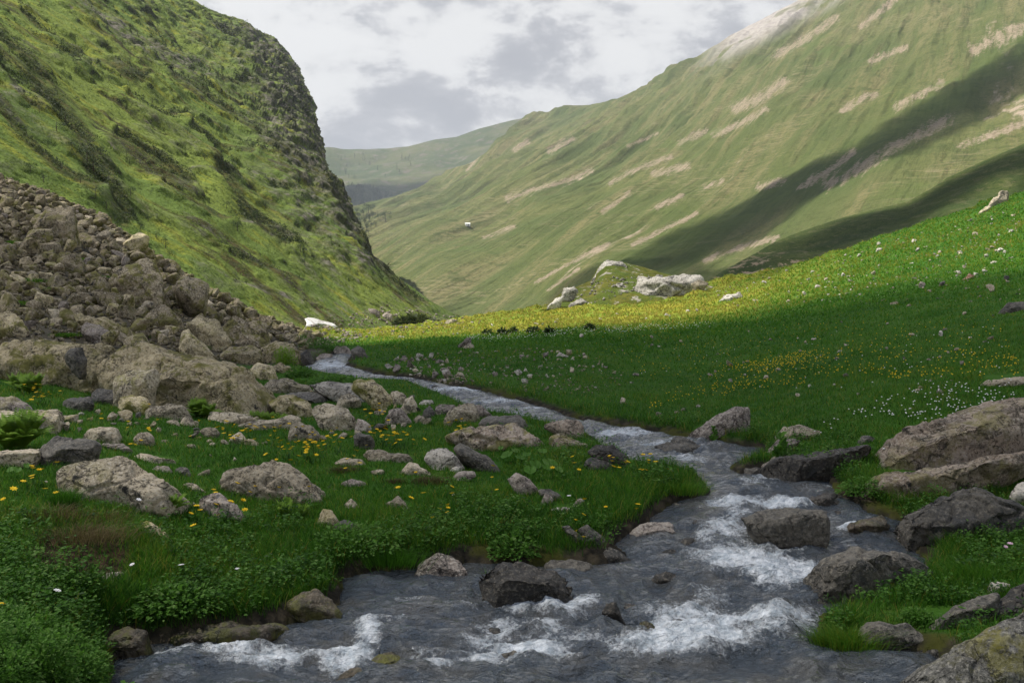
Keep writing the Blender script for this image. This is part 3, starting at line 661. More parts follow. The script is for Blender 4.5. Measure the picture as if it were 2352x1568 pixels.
def _n_tone(s, v):
    c = s.n('ShaderNodeCombineColor'); [s.l(v, c.inputs[i]) for i in range(3)]; return c.outputs[0]
NT.n_tone = _n_tone
def _mixvec(s, p, k):
    w = s.n('ShaderNodeTexNoise'); s.l(p, w.inputs['Vector']); w.inputs['Scale'].default_value = 3.0
    m = s.n('ShaderNodeVectorMath', operation='MULTIPLY_ADD'); s.l(w.outputs['Color'], m.inputs[0]); m.inputs[1].default_value = (k * 3,) * 3; s.l(p, m.inputs[2])
    return m.outputs[0]
NT.mixvec = _mixvec

ROCK = {
    'g': mat_rock('grey_granite', (0.326, 0.278, 0.198), (0.507, 0.430, 0.308), (0.195, 0.168, 0.122), .25),
    'l': mat_rock('lichened_granite', (0.402, 0.334, 0.204), (0.602, 0.500, 0.305), (0.220, 0.185, 0.116), .85, (0.23, 0.215, 0.06)),
    's': mat_rock('lichened_scree_rock', (0.233, 0.190, 0.121), (0.375, 0.308, 0.199), (0.133, 0.108, 0.072), 1.0, (0.19, 0.175, 0.06), scale=.8),
    'd': mat_rock('dark_wet_rock', (0.022, 0.019, 0.015), (0.052, 0.043, 0.033), (0.012, 0.011, 0.009), .0, wet=True),
    'm': mat_rock('speckled_wet_rock', (0.058, 0.052, 0.043), (0.125, 0.110, 0.086), (0.026, 0.024, 0.020), .0, wet=True),
    'p': mat_rock('pinkish_granite', (0.225, 0.185, 0.155), (0.345, 0.295, 0.250), (0.15, 0.122, 0.104), .15),
    'w': mat_rock('white_streaked_rock', (0.441, 0.400, 0.340), (0.630, 0.580, 0.497), (0.210, 0.190, 0.161), .05, strata=.6),
    'b': mat_rock('banded_brown_rock', (0.31, 0.240, 0.180), (0.46, 0.375, 0.295), (0.15, 0.125, 0.095), .6, (0.30, 0.27, 0.10), strata=.45),
    'y': mat_rock('mossy_wet_rock', (0.050, 0.040, 0.022), (0.095, 0.070, 0.042), (0.028, 0.026, 0.012), 1.0, (0.105, 0.105, 0.012), wet=True),
    'k': mat_rock('sunlit_limestone', (0.344, 0.319, 0.278), (0.482, 0.451, 0.398), (0.163, 0.153, 0.133), .12, scale=.22, strata=.5),
    'r': mat_rock('rust_red_rock', (0.20, 0.105, 0.065), (0.26, 0.15, 0.10), (0.10, 0.055, 0.04), .0),
}

def hull_rock(pts, L, W, seed, rough=1.0, maxv=9000, chips=7):
    """a weathered block: the hull of PTS, chipped by a few planes, subdivided to edge length L and roughened"""
    rnd = random.Random(seed)
    def hull(ps):
        bm = bmesh.new(); vs = [bm.verts.new(tuple(p)) for p in ps]
        r = bmesh.ops.convex_hull(bm, input=vs)
        dead = [g for g in set(r['geom_interior'] + r['geom_unused']) if isinstance(g, bmesh.types.BMVert)]
        bmesh.ops.delete(bm, geom=dead, context='VERTS'); return bm
    bm = hull(pts)
    for _ in range(chips):                                 # frost-split corners
        no = Vector((rnd.gauss(0, 1), rnd.gauss(-.4, 1), rnd.gauss(.25, .7))).normalized()
        d = [v.co.dot(no) for v in bm.verts]; hi, lo = max(d), min(d)
        bmesh.ops.bisect_plane(bm, geom=bm.verts[:] + bm.edges[:] + bm.faces[:], plane_co=no * (hi - rnd.uniform(.03, .09) * (hi - lo)), plane_no=no, clear_outer=True)
        ps = [v.co.copy() for v in bm.verts]; bm.free(); bm = hull(ps)
    for _ in range(9):
        long = [e for e in bm.edges if e.calc_length() > L * 1.35]
        if not long or len(bm.verts) > maxv: break
        bmesh.ops.subdivide_edges(bm, edges=long, cuts=1)
        bmesh.ops.triangulate(bm, faces=[f for f in bm.faces if len(f.verts) > 3])
    for _ in range(1): bmesh.ops.smooth_vert(bm, verts=bm.verts, factor=.35, use_axis_x=True, use_axis_y=True, use_axis_z=True)
    bm.normal_update()
    V = np.array([v.co for v in bm.verts]); N = np.array([v.normal for v in bm.verts])
    q = V / W + seed * 3.71
    flat = fbm(q * 1.5, 2); step = np.floor(fbm(q * 1.9 + 5, 3) * 7) / 7
    st2 = np.floor(fbm(q * np.array([3.4, 3.4, 5.5]) + 11, 3) * 6) / 6
    d = W * rough * (0.012 * flat + 0.070 * step + 0.030 * st2 + 0.016 * fbm(q * 5.5, 4, .55) + 0.016 * fbm(q * 4.0, 3, .5, ridged=True))
    cr = fbm(q * np.array([1.5, 1.5, 2.4]) + 23, 3); d = d - W * rough * .030 * np.exp(-(cr / .035) ** 2)
    V = V + N * d[:, None]
    Fs = np.array([[v.index for v in f.verts] for f in bm.faces]); bm.free()
    return V, Fs

PLACED = []      # (x, y, radius) of everything that stands on the ground
OUT = []         # outlines, to keep grass off their faces
def rock(label, mat, outline, ridge=(), D=None, water=False, thick=0.75, group=None, name='boulder', cat='boulder', surf=None, rough=1.0, sink=.3, px_edge=5.5):
    o = np.array(outline, float); x0, y0 = o.min(0); x1, y1 = o.max(0); cx, cy = o.mean(0)
    bx = o[o[:, 1] > y1 - .3 * (y1 - y0), 0].mean()
    if D is None:
        if water: D = float(Dw(min(y1, 1640))) - (.22 if mat == 'y' and y1 < 1500 else 0)
        else:
            h = hit(bx, min(y1, 1690), surf); D = h[0][1]
    _j = random.Random(len(PLACED) * 7 + 1); w = (x1 - x0) * D / F; tk = thick * w; H = y1 - y0
    k = (y1 - o[:, 1]) / max(H, 1)                         # 0 at the foot, 1 at the top
    P = [at(a, b, D + tk * (.12 + .42 * kk)) for (a, b), kk in zip(o, k)]
    P += [at(a, b, D + tk * (.12 + dd)) for a, b, dd in ridge]
    if not ridge:                                          # a gently swelling near face
        P += [at(cx + _j.uniform(.25, .6) * (a - cx), cy + _j.uniform(.1, .45) * (b - cy) + .10 * H, D + tk * (-.03 + .10 * kk)) for (a, b), kk in list(zip(o, k))[::2]]
    P += [at(cx + .74 * (a - cx), y1 - .62 * (y1 - b), D + tk * (.95 + .1 * kk)) for (a, b), kk in zip(o, k)]
    low = [(a, b) for (a, b), kk in zip(o, k) if kk < .35]
    for a, b in low:                                       # bedded in the ground
        q = at(a, b, D + tk * .15); P.append(q - np.array([0, 0, sink * w * .6 + .04])); P.append(q + np.array([0, tk * .7, -sink * w * .6 - .04]))
    P = np.array(P); c = P.mean(0); c[2] = P[:, 2].min()
    V, Fs = hull_rock(P - c, px_edge * D / F, max(w, 0.6 * H * D / F), len(PLACED) + 3, rough)
    me = mesh_np(name, V, Fs); ob = link(name, me, ROCK[mat]); ob.location = c
    tag(ob, label, cat, group)
    PLACED.append((c[0], c[1], 0 if water else .5 * w)); OUT.append(o)
    return ob

ROCKS = [
 # --- on the grassy bank, near
 ('large rounded grey boulder half buried in grass with a fern at its side', 'g', [(132,1084),(197,1047),(246,1038),(267,1043),(302,1056),(352,1084),(387,1108),(404,1133),(365,1165),(281,1170),(197,1158),(160,1148),(142,1119)], [(250,1110,-.05),(330,1135,-.05),(205,1120,-.02)]),
 ('pyramid shaped pale boulder with a dark undercut side on the grass', 'g', [(506,1115),(513,1087),(562,1063),(594,1042),(633,1052),(685,1077),(714,1098),(724,1119),(742,1158),(717,1162),(668,1156),(626,1150),(562,1124)], [(612,1104,-.10),(690,1138,-.08),(640,1150,.12)]),
 ('purplish boulder with a yellow lichen edge below the pyramid boulder', 'p', [(446,1151),(457,1137),(489,1126),(510,1137),(538,1158),(562,1182),(566,1196),(527,1198),(482,1186)], [(505,1150,-.05),(540,1185,-.05)]),
 ('small tilted lichen stone sunk in lush grass above the overhang', 'l', [(323,1200),(337,1193),(366,1207),(397,1242),(380,1244),(345,1230)], ()),
 ('flat stone in the grass between the rounded boulder and the pyramid boulder', 'g', [(415,1115),(429,1107),(453,1112),(472,1128),(439,1130)], ()),
 ('small peaked stone with lichen right of the pyramid boulder foot', 'l', [(724,1202),(742,1168),(763,1168),(780,1189),(777,1206),(738,1210)], ()),
 ('dark jagged low stone beside the small peaked lichen stone', 'm', [(759,1206),(787,1189),(810,1200),(830,1217),(801,1224),(770,1220)], ()),
 ('long slab with pale top edge and dark front by the picture edge', 'g', [(-70,1040),(0,1031),(46,1031),(102,1033),(91,1049),(63,1068),(0,1070),(-70,1074)], [(20,1040,-.1),(85,1038,-.05)]),
 ('coarse speckled granite boulder behind the large rounded boulder', 'm', [(105,1010),(131,1000),(183,1004),(225,1007),(234,1026),(227,1044),(164,1056),(117,1072),(70,1064),(94,1035)], [(140,1030,-.05),(210,1030,-.02)]),
 ('dome topped grey boulder above the speckled granite boulder', 'g', [(185,1006),(202,984),(234,979),(270,982),(272,1002),(234,1014)], ()),
 ('low pale rock with a stepped top among yellow flowers', 'g', [(305,1006),(319,993),(345,991),(354,1003),(352,1017),(312,1023)], ()),
 ('flat pinkish slab lying in grass right of the speckled granite', 'p', [(232,1017),(281,1019),(309,1031),(281,1039),(234,1028)], ()),
 ('low humped pale stone with a tail in the grass behind the large rounded boulder', 'g', [(300,1054),(321,1042),(352,1045),(375,1055),(398,1054),(400,1063),(352,1067)], ()),
 ('brownish low stone beside the shoulder of the large rounded boulder', 'p', [(347,1078),(361,1067),(387,1071),(396,1084),(375,1088)], ()),
 ('dark rough stone next to the shoulder of the large rounded boulder', 'm', [(396,1082),(412,1070),(430,1072),(438,1088),(415,1094)], ()),
 ('thin pale stone lying on open grass left of the pyramid boulder', 'g', [(452,1088),(470,1080),(484,1076),(482,1086),(462,1092)], ()),
 ('broad grey rock behind the bright fern clump', 'g', [(-60,950),(0,946),(35,941),(131,942),(141,953),(128,991),(70,990),(-60,988)], [(60,955,-.06),(125,950,-.02)]),
 ('round brown boulder beneath yellow flowers at the edge of the big slab', 'p', [(-50,915),(0,909),(30,909),(52,925),(73,940),(40,947),(-50,950)], ()),
 ('huge lichen covered slab with a leaning dark stone on it', 'l', [(-60,800),(0,793),(98,790),(110,774),(150,771),(218,784),(262,795),(245,870),(222,908),(150,898),(60,862),(-60,838)], [(130,800,.12),(225,830,.06),(60,835,.02),(190,880,-.03)]),
 ('huge cracked lichen slab with a dark square end face', 'l', [(218,830),(262,793),(330,786),(378,806),(440,812),(500,828),(555,855),(590,880),(615,915),(612,940),(560,950),(450,928),(360,910),(255,897)], [(440,850,.06),(557,893,-.08),(548,948,-.10),(350,850,.05),(592,880,.12)]),
 ('tilted grey block with a sharp overhanging end in front of the cracked slab', 'g', [(251,892),(267,864),(295,850),(366,843),(369,853),(362,881),(327,912),(260,910)], [(345,862,-.08),(322,905,-.08),(285,880,-.05)]),
 ('dark stone lump below the tilted grey block', 'm', [(205,905),(228,890),(262,893),(285,905),(282,928),(240,930),(205,925)], ()),
 ('black and white speckled low rock left of the dark stone lump', 'm', [(140,920),(170,912),(205,912),(218,930),(195,942),(150,938)], ()),
 ('low lichen stained rock with yellow crust under the tilted grey block', 'l', [(268,915),(300,905),(335,912),(345,938),(300,950),(272,940)], ()),
 ('sway backed grey rock in the flowers below the cracked slab', 'g', [(330,945),(345,933),(385,930),(418,925),(430,940),(433,958),(380,963),(340,958)], [(380,940,-.02),(425,935,-.05)]),
 ('small stone left of the sway backed rock foot', 'g', [(376,972),(392,963),(408,965),(412,975)], ()),
 ('small dome stone right of the sway backed rock', 'g', [(410,972),(420,957),(435,955),(450,970),(446,978),(420,978)], ()),
 ('lichen covered block right of the dark end of the cracked slab', 'l', [(609,918),(623,906),(670,904),(712,918),(717,932),(705,958),(670,956),(623,936)], [(660,918,.02),(700,935,-.06)]),
 ('big flat fronted grey boulder with a lichen face and cracked shoulder', 'g', [(712,946),(722,930),(741,925),(776,929),(799,935),(818,951),(820,965),(811,990),(752,986),(722,965)], [(745,945,-.06),(800,955,-.06),(760,975,-.05)]),
 ('grey rock with a blunt peak standing behind the yellow flower patch', 'g', [(661,995),(670,972),(689,966),(717,977),(736,990),(729,1010),(694,1014),(661,1010)], [(690,985,-.06)]),
 ('smooth pinkish rock leaning on the big flat fronted boulder', 'p', [(813,988),(820,960),(834,963),(853,977),(848,993)], ()),
 ('dark cube shaped rock in the middle of the yellow flowers', 'm', [(811,995),(825,993),(848,996),(862,1014),(858,1032),(816,1031)], [(818,1000,-.1),(850,1003,-.12)], ),
 ('flat topped slab in front of the dark cube rock', 'g', [(825,1036),(858,1032),(940,1038),(951,1061),(885,1066),(839,1049)], [(943,1048,.0)]),
 ('long low grey slab in front of the dark face of the cracked slab', 'g', [(530,979),(558,965),(635,960),(670,956),(687,963),(659,983),(553,988)], ()),
 ('long low slab with a lichen spot behind the other long low slab', 'g', [(473,965),(483,946),(530,945),(600,956),(609,962),(553,970),(506,974)], ()),
 ('small round stone among flowers below the long low slabs', 'g', [(459,990),(473,979),(495,981),(508,994),(483,1006)], ()),
 ('long white banded slab sloping down to the grass', 'w', [(708,884),(741,876),(799,882),(846,894),(880,918),(858,926),(832,922),(776,908),(730,900)], [(800,896,.1)]),
 ('rounded grey boulder tucked under the white banded slab', 'g', [(771,925),(778,904),(795,899),(825,909),(832,923),(818,934),(787,938)], ()),
 ('triangular lichen slab tilted beside the white banded slab', 'l', [(792,878),(830,871),(858,868),(893,904),(918,932),(893,935),(877,920),(846,897)], [(865,890,-.02)]),
 ('dark low rocks edge left of the white banded slab', 'm', [(640,905),(690,898),(735,900),(755,918),(735,928),(680,922),(645,918)], ()),
 ('grey flat boulder between the cracked slab and the stream leaves', 'g', [(600,885),(620,868),(660,868),(712,885),(720,900),(660,905),(610,900)], ()),
 ('grey dome boulder standing by the stream behind the pointed rock', 'g', [(895,897),(923,897),(935,911),(921,930),(903,920)], ()),
 ('pointed grey rock standing upright in a pair by the stream', 'g', [(919,937),(930,918),(947,906),(956,923),(959,938),(942,951),(926,951)], [(945,920,-.06)]),
 ('squat grey rock in front of the pointed upright rock', 'p', [(884,962),(893,942),(919,935),(940,951),(946,967),(905,975)], [(915,948,-.05)]),
 ('small dark wedge stone on the grass right of the pointed rock', 'm', [(966,958),(975,939),(987,930),(1003,953),(990,960)], ()),
 ('low stone under the small dark wedge stone', 'g', [(948,962),(962,952),(975,954),(978,966),(958,970)], ()),
 ('grey peaked boulder with a shaded side near the stream bend', 'g', [(1016,965),(1031,941),(1069,922),(1087,920),(1102,939),(1104,962),(1083,970),(1031,970)], [(1080,940,-.08),(1075,965,-.06)]),
 ('pale stone lying behind the grey peaked boulder', 'p', [(994,938),(1012,926),(1050,929),(1050,950),(1001,952)], ()),
 ('rusty pale stone showing behind the stream side of the grey peaked boulder', 'p', [(1087,930),(1102,927),(1132,953),(1125,960),(1100,958)], ()),
 ('long dark low rock between the pale banded slab and the stream', 'm', [(1100,973),(1118,958),(1153,956),(1191,952),(1214,967),(1235,988),(1177,988),(1118,982)], ()),
 ('long pale banded slab lying in the grass', 'b', [(1015,1000),(1050,988),(1092,976),(1118,979),(1181,971),(1207,988),(1266,1028),(1247,1032),(1177,1018),(1130,1011),(1059,1004)], [(1150,990,.02),(1110,992,.0)]),
 ('flat faced pale boulder with moss at the water edge', 'b', [(1245,980),(1270,966),(1303,962),(1334,969),(1342,983),(1342,1008),(1270,990)], [(1290,980,.02)]),
 ('pale stepped stone at the end of the long banded slab', 'b', [(1262,1005),(1290,995),(1330,1010),(1352,1026),(1300,1030),(1270,1022)], ()),
 ('dark brown boulder at the stream edge with a slanting stone before it', 'd', [(1345,1030),(1364,1019),(1406,1015),(1423,1030),(1439,1051),(1449,1074),(1411,1074),(1364,1048)], [(1400,1035,-.05)]),
 ('slanting smooth stone before the dark brown boulder', 'm', [(1334,1074),(1348,1054),(1364,1049),(1425,1075),(1364,1080)], ()),
 ('white streaked rock with black shadowed end in the grass', 'w', [(973,1053),(977,1035),(1008,1026),(1027,1029),(1041,1037),(1055,1051),(1068,1075),(1050,1080),(1025,1074),(998,1064)], [(1015,1045,-.02),(1048,1050,-.08)]),
 ('small white stone in front of the white streaked rock', 'w', [(1029,1080),(1048,1069),(1064,1071),(1052,1085)], ()),
 ('long dark wedge rock leaning in the grass', 'm', [(1045,1030),(1055,1020),(1078,1027),(1130,1055),(1160,1090),(1130,1090),(1083,1065),(1050,1050)], [(1060,1040,-.06),(1130,1070,-.05)]),
 ('flat tan stone below the white streaked rock', 'p', [(1036,1094),(1050,1082),(1090,1083),(1094,1092),(1052,1104)], [(1050,1092,-.05)]),
 ('brown leaning stone with a white lichen spot beside the big leaves', 'p', [(1165,1100),(1185,1083),(1217,1100),(1236,1122),(1229,1139),(1203,1136)], [(1200,1100,-.04)]),
 ('grey hump stone below the brown leaning stone', 'm', [(1232,1128),(1259,1118),(1287,1137),(1296,1150),(1262,1148)], ()),
 ('small upright stone below the grey hump stone', 'p', [(1241,1154),(1252,1129),(1273,1144),(1262,1161)], ()),
 ('low triangular stone touching the flat topped slab', 'g', [(912,1084),(939,1059),(960,1066),(990,1086),(932,1092)], [(945,1072,-.05)]),
 ('small angular grey stone alone on the grass', 'g', [(884,1155),(914,1138),(932,1154),(944,1171),(904,1166)], [(918,1150,-.06)]),
 ('small pale block on the grass left of the angular grey stone', 'g', [(789,1155),(805,1140),(826,1158),(818,1168),(795,1165)], ()),
 ('flat white flecked stone on the grass near the stream inlet', 'w', [(1257,1172),(1283,1163),(1319,1167),(1300,1179)], ()),
 ('small pale stone near the grassy stream inlet', 'p', [(1313,1161),(1329,1143),(1344,1147),(1331,1164)], ()),
 ('low grey stone in the grass behind the pyramid boulder peak', 'g', [(765,1062),(785,1051),(830,1053),(838,1064),(800,1070)], ()),
 ('small pale flat stone near the brown dead tussock', 'g', [(850,1082),(872,1074),(884,1080),(876,1090),(856,1090)], ()),
 ('brownish low stone half hidden by grass near the brown dead tussock', 'p', [(780,1108),(805,1099),(840,1106),(838,1116),(800,1118)], ()),
 ('brown earth stained rock under the overhanging bank', 'p', [(211,1330),(239,1314),(281,1311),(287,1333),(250,1340)], ()),
 # --- in and beside the water
 ('tan flat topped rock lying in the stream against the bank', 'p', [(1436,1230),(1473,1203),(1508,1199),(1554,1203),(1559,1222),(1537,1234),(1445,1242)], [(1455,1226,-.08),(1548,1212,-.06)], 'W'),
 ('pinkish dome rock standing in the pool', 'p', [(951,1325),(960,1295),(981,1277),(1006,1266),(1034,1273),(1055,1298),(1082,1318),(1067,1338),(978,1338)], [(1000,1290,-.03),(1030,1310,-.05)], 'W'),
 ('large black wet boulder standing over white water', 'd', [(1094,1330),(1115,1305),(1157,1287),(1199,1286),(1234,1302),(1298,1316),(1319,1330),(1322,1350),(1315,1399),(1283,1428),(1266,1408),(1192,1400),(1122,1393),(1101,1356)], [(1130,1330,-.06),(1262,1338,-.08),(1268,1395,-.05),(1200,1370,-.04)], 'W'),
 ('rounded grey rock behind the large black wet boulder', 'm', [(1248,1298),(1269,1282),(1326,1280),(1357,1295),(1371,1319),(1361,1342),(1319,1342),(1290,1330)], (), 'W'),
 ('brown bank rock with a mossy tip reaching into the stream', 'm', [(1350,1285),(1385,1242),(1421,1263),(1450,1290),(1438,1302),(1378,1304)], [(1405,1275,-.05)], 'W'),
 ('speckled brown rock half under the bank turf', 'm', [(1327,1215),(1350,1201),(1385,1231),(1398,1249),(1352,1252)], ()),
 ('grey slanting rock at the foot of the bank turf', 'm', [(1288,1205),(1305,1201),(1352,1245),(1335,1250)], ()),
 ('pointed golden brown rock jutting from the rapids', 'd', [(1380,1408),(1399,1372),(1413,1379),(1426,1404),(1444,1442),(1403,1438)], [(1405,1395,-.06)], 'W'),
 ('small tan rock behind the pointed golden brown rock', 'm', [(1417,1394),(1438,1382),(1463,1390),(1455,1412)], (), 'W'),
 ('low dark rock awash right of the rounded grey rock', 'd', [(1373,1325),(1403,1315),(1456,1318),(1489,1334),(1403,1340)], (), 'W'),
 ('mossy dark rock breaking the water at the bottom of the picture', 'y', [(754,1570),(798,1537),(826,1529),(869,1543),(890,1568),(820,1580)], (), 'W'),
 ('brown rock with water sliding over it at the bottom of the picture', 'y', [(840,1525),(870,1500),(905,1496),(955,1505),(981,1530),(930,1545),(870,1542)], (), 'W'),
 ('small black rock in foam near the bottom of the picture', 'd', [(1275,1535),(1290,1512),(1312,1510),(1325,1530),(1310,1545)], (), 'W'),
 ('low black rock awash below the large black wet boulder', 'd', [(1195,1440),(1210,1422),(1240,1420),(1258,1440),(1235,1452)], (), 'W'),
 ('dark rock in the white water left of the flat foam tongue', 'd', [(1690,1262),(1712,1245),(1745,1250),(1760,1272),(1720,1280)], (), 'W'),
 ('great flat topped granite boulder standing midstream', 'm', [(1697,1186),(1736,1168),(1806,1163),(1877,1158),(1908,1164),(1906,1216),(1898,1246),(1852,1274),(1824,1283),(1785,1252),(1754,1230),(1715,1216)], [(1712,1200,-.05),(1778,1208,-.10),(1850,1188,-.06),(1895,1178,.0),(1840,1262,-.03)], 'W'),
 ('great dark boulder with a sloping flat top standing at the water edge', 'm', [(1871,1300),(1891,1284),(1947,1261),(2045,1260),(2087,1269),(2123,1291),(2165,1344),(2174,1374),(2087,1403),(2035,1396),(1982,1368),(1940,1352),(1873,1353)], [(1875,1312,-.06),(1990,1314,-.12),(2046,1276,.0),(2040,1370,-.08)], 'W'),
 ('great peaked dark boulder on the stony far bank', 'm', [(2059,1204),(2066,1175),(2095,1168),(2175,1133),(2242,1114),(2281,1137),(2334,1158),(2390,1186),(2390,1235),(2263,1252),(2221,1268),(2158,1284),(2073,1256)], [(2100,1180,-.08),(2168,1166,-.10),(2210,1250,-.08),(2244,1125,.1),(2290,1180,.0)], 'W'),
 ('long black overhanging rock wall above the upper cascade', 'd', [(1750,1086),(1778,1062),(1792,1051),(1834,1044),(1901,1037),(1972,1016),(2019,1014),(1975,1048),(1930,1070),(1906,1090),(1896,1112),(1813,1116)], [(1800,1060,-.04),(1900,1050,-.06),(1880,1100,.0)], 'W'),
 ('brown tilted rock at the corner of the black rock wall', 'p', [(1748,1070),(1796,1034),(1806,1032),(1822,1048),(1790,1072),(1762,1088)], (), 'W'),
 ('small flat fronted rock under the turf by the upper cascade', 'm', [(1705,1092),(1712,1074),(1745,1072),(1752,1092)], (), 'W'),
 ('big rough brown boulder on the far bank', 'p', [(1583,995),(1631,960),(1666,939),(1697,929),(1722,935),(1729,960),(1725,980),(1673,1006),(1620,1024),(1595,1010)], [(1670,955,-.05),(1640,990,-.05),(1715,965,-.05)]),
 ('sloping brown rock between the big rough boulder and the water', 'm', [(1537,1020),(1553,998),(1581,1006),(1618,1027),(1595,1040),(1567,1028)], (), 'W'),
 ('low rock with a grass tuft in the water by the far bank', 'm', [(1502,1025),(1532,1015),(1578,1020),(1594,1039),(1532,1048)], (), 'W'),
 ('greenish cracked rock outcropping on the far bank turf', 'g', [(1783,1003),(1799,978),(1849,977),(1884,990),(1897,997),(1834,1013)], [(1830,990,-.04)]),
 ('pale ledge rocks below the greenish cracked rock', 'p', [(1762,1042),(1778,1009),(1806,1005),(1843,1009),(1813,1028)], ()),
 ('rounded dark stone on the turf above the black rock wall', 'm', [(1966,1018),(1979,1000),(2007,998),(2016,1015)], ()),
 ('broad banded brown rock shelf on the right bank', 'b', [(2058,1040),(2080,980),(2130,963),(2200,958),(2260,930),(2352,914),(2430,905),(2430,1015),(2300,1024),(2200,1056),(2110,1090),(2000,1084)], [(2150,985,.0),(2250,975,-.02),(2110,1030,-.04)]),
 ('long lower shelf of speckled brown rock with a blunt end', 'b', [(1985,1152),(2010,1110),(2060,1095),(2130,1075),(2250,1045),(2352,1030),(2430,1020),(2430,1065),(2300,1090),(2150,1116),(2070,1145),(2022,1186),(1990,1178)], [(2030,1125,-.03),(2100,1100,-.05),(2250,1065,-.05)]),
 ('white speckled rock at the right border above the peaked boulder', 'w', [(2316,1132),(2334,1108),(2352,1102),(2400,1108),(2400,1155),(2340,1154)], ()),
 ('low dark rock awash behind the midstream boulder', 'd', [(1822,1145),(1877,1137),(1915,1130),(1947,1147),(1956,1172),(1859,1172),(1834,1156)], [(1900,1145,-.03)], 'W'),
 ('mossy low rock awash left of the peaked boulder', 'y', [(1941,1210),(1975,1193),(2028,1184),(2054,1203),(2017,1214),(1982,1214)], (), 'W'),
 ('black wedge rock at the foot of the flat topped dark boulder', 'd', [(1843,1366),(1877,1347),(1936,1339),(1964,1365),(1977,1394),(1922,1400),(1877,1380)], [(1935,1352,-.06)], 'W'),
 ('brown granite boulder beside the water grass at the lower bank', 'm', [(1941,1490),(1961,1456),(1989,1435),(2031,1427),(2080,1431),(2123,1466),(2132,1476),(2070,1497),(2017,1506),(1947,1504)], [(2030,1445,-.06),(2075,1470,-.05)], 'W'),
 ('black and white speckled slanting boulder on the lower bank', 'm', [(2114,1456),(2158,1414),(2193,1383),(2263,1364),(2300,1361),(2300,1408),(2249,1460),(2158,1472)], [(2190,1410,-.05),(2270,1390,-.02)]),
 ('white lichened stone with a pink flower on top', 'w', [(2265,1362),(2277,1337),(2298,1334),(2329,1342),(2300,1366)], ()),
 ('dark smooth rock rising at the right border', 'd', [(2247,1430),(2298,1386),(2352,1332),(2410,1315),(2410,1410),(2300,1450),(2256,1457)], ()),
 ('wet flat rock shelf sliding into the pool', 'm', [(2050,1502),(2123,1474),(2281,1452),(2262,1490),(2158,1528),(2087,1516)], (), 'W'),
 ('round brown rock with a moss cap at the pool edge', 'y', [(648,1392),(685,1358),(724,1350),(756,1365),(782,1400),(703,1420)], (), 'W'),
 ('mossy black rock at the corner of the left bank', 'y', [(223,1488),(253,1453),(299,1434),(337,1449),(340,1482),(281,1498)], (), 'W'),
 ('long mossy ledge along the left water edge', 'y', [(350,1476),(422,1442),(527,1421),(640,1430),(662,1452),(517,1476)], (), 'W'),
 ('small dark stone showing above the stream by the tan rock', 'd', [(1528,1188),(1540,1178),(1556,1182),(1558,1192)], (), 'W'),
 ('little dark stone in the stream near the far bank', 'd', [(1658,1048),(1668,1038),(1682,1042),(1684,1050)], (), 'W'),
 ('little dark stone in the stream below the big rough boulder', 'd', [(1616,1008),(1624,1000),(1634,1002),(1636,1010)], (), 'W'),
]
near_lichen = ('huge grey boulder with yellow lichen crust rising at the bottom corner', 'g', [(2040,1585),(2073,1556),(2140,1536),(2221,1515),(2281,1455),(2352,1396),(2470,1330),(2470,1680),(2040,1680)], [(2200,1600,-.15),(2330,1500,-.12)])

for r in ROCKS:
    tb = r[0].startswith('tilted grey block')
    rock(r[0], r[1], r[2], r[3] if len(r) > 3 else (), water=len(r) > 4, D=hit(545, 948)[0][1] - .6 if tb else float(Dw(1520)) if r[0].startswith('brown granite boulder beside') else float(Dw(1500)) if r[0].startswith('black and white speckled slanting') else float(Dw(1490)) if r[0].startswith('dark smooth rock rising') else None, sink=.75 if tb else .3)
ROCK['c'] = mat_rock('yellow_crusted_granite', (0.17, 0.165, 0.15), (0.25, 0.24, 0.215), (0.10, 0.095, 0.085), .55, (0.34, 0.31, 0.05), scale=1.6)
rock(near_lichen[0], 'c', near_lichen[2], near_lichen[3], D=3.9, thick=.6)
# the dark stone that leans on the slab stands clear of the ground
_r = hit(183, 864); rock('dark grey stone propped on its tip against the huge lichen slab', 'm', [(144,814),(165,797),(190,793),(202,825),(183,866),(165,850)], [(172,820,-.1)], D=PLACED[18][1] - 1.15, sink=0.0)

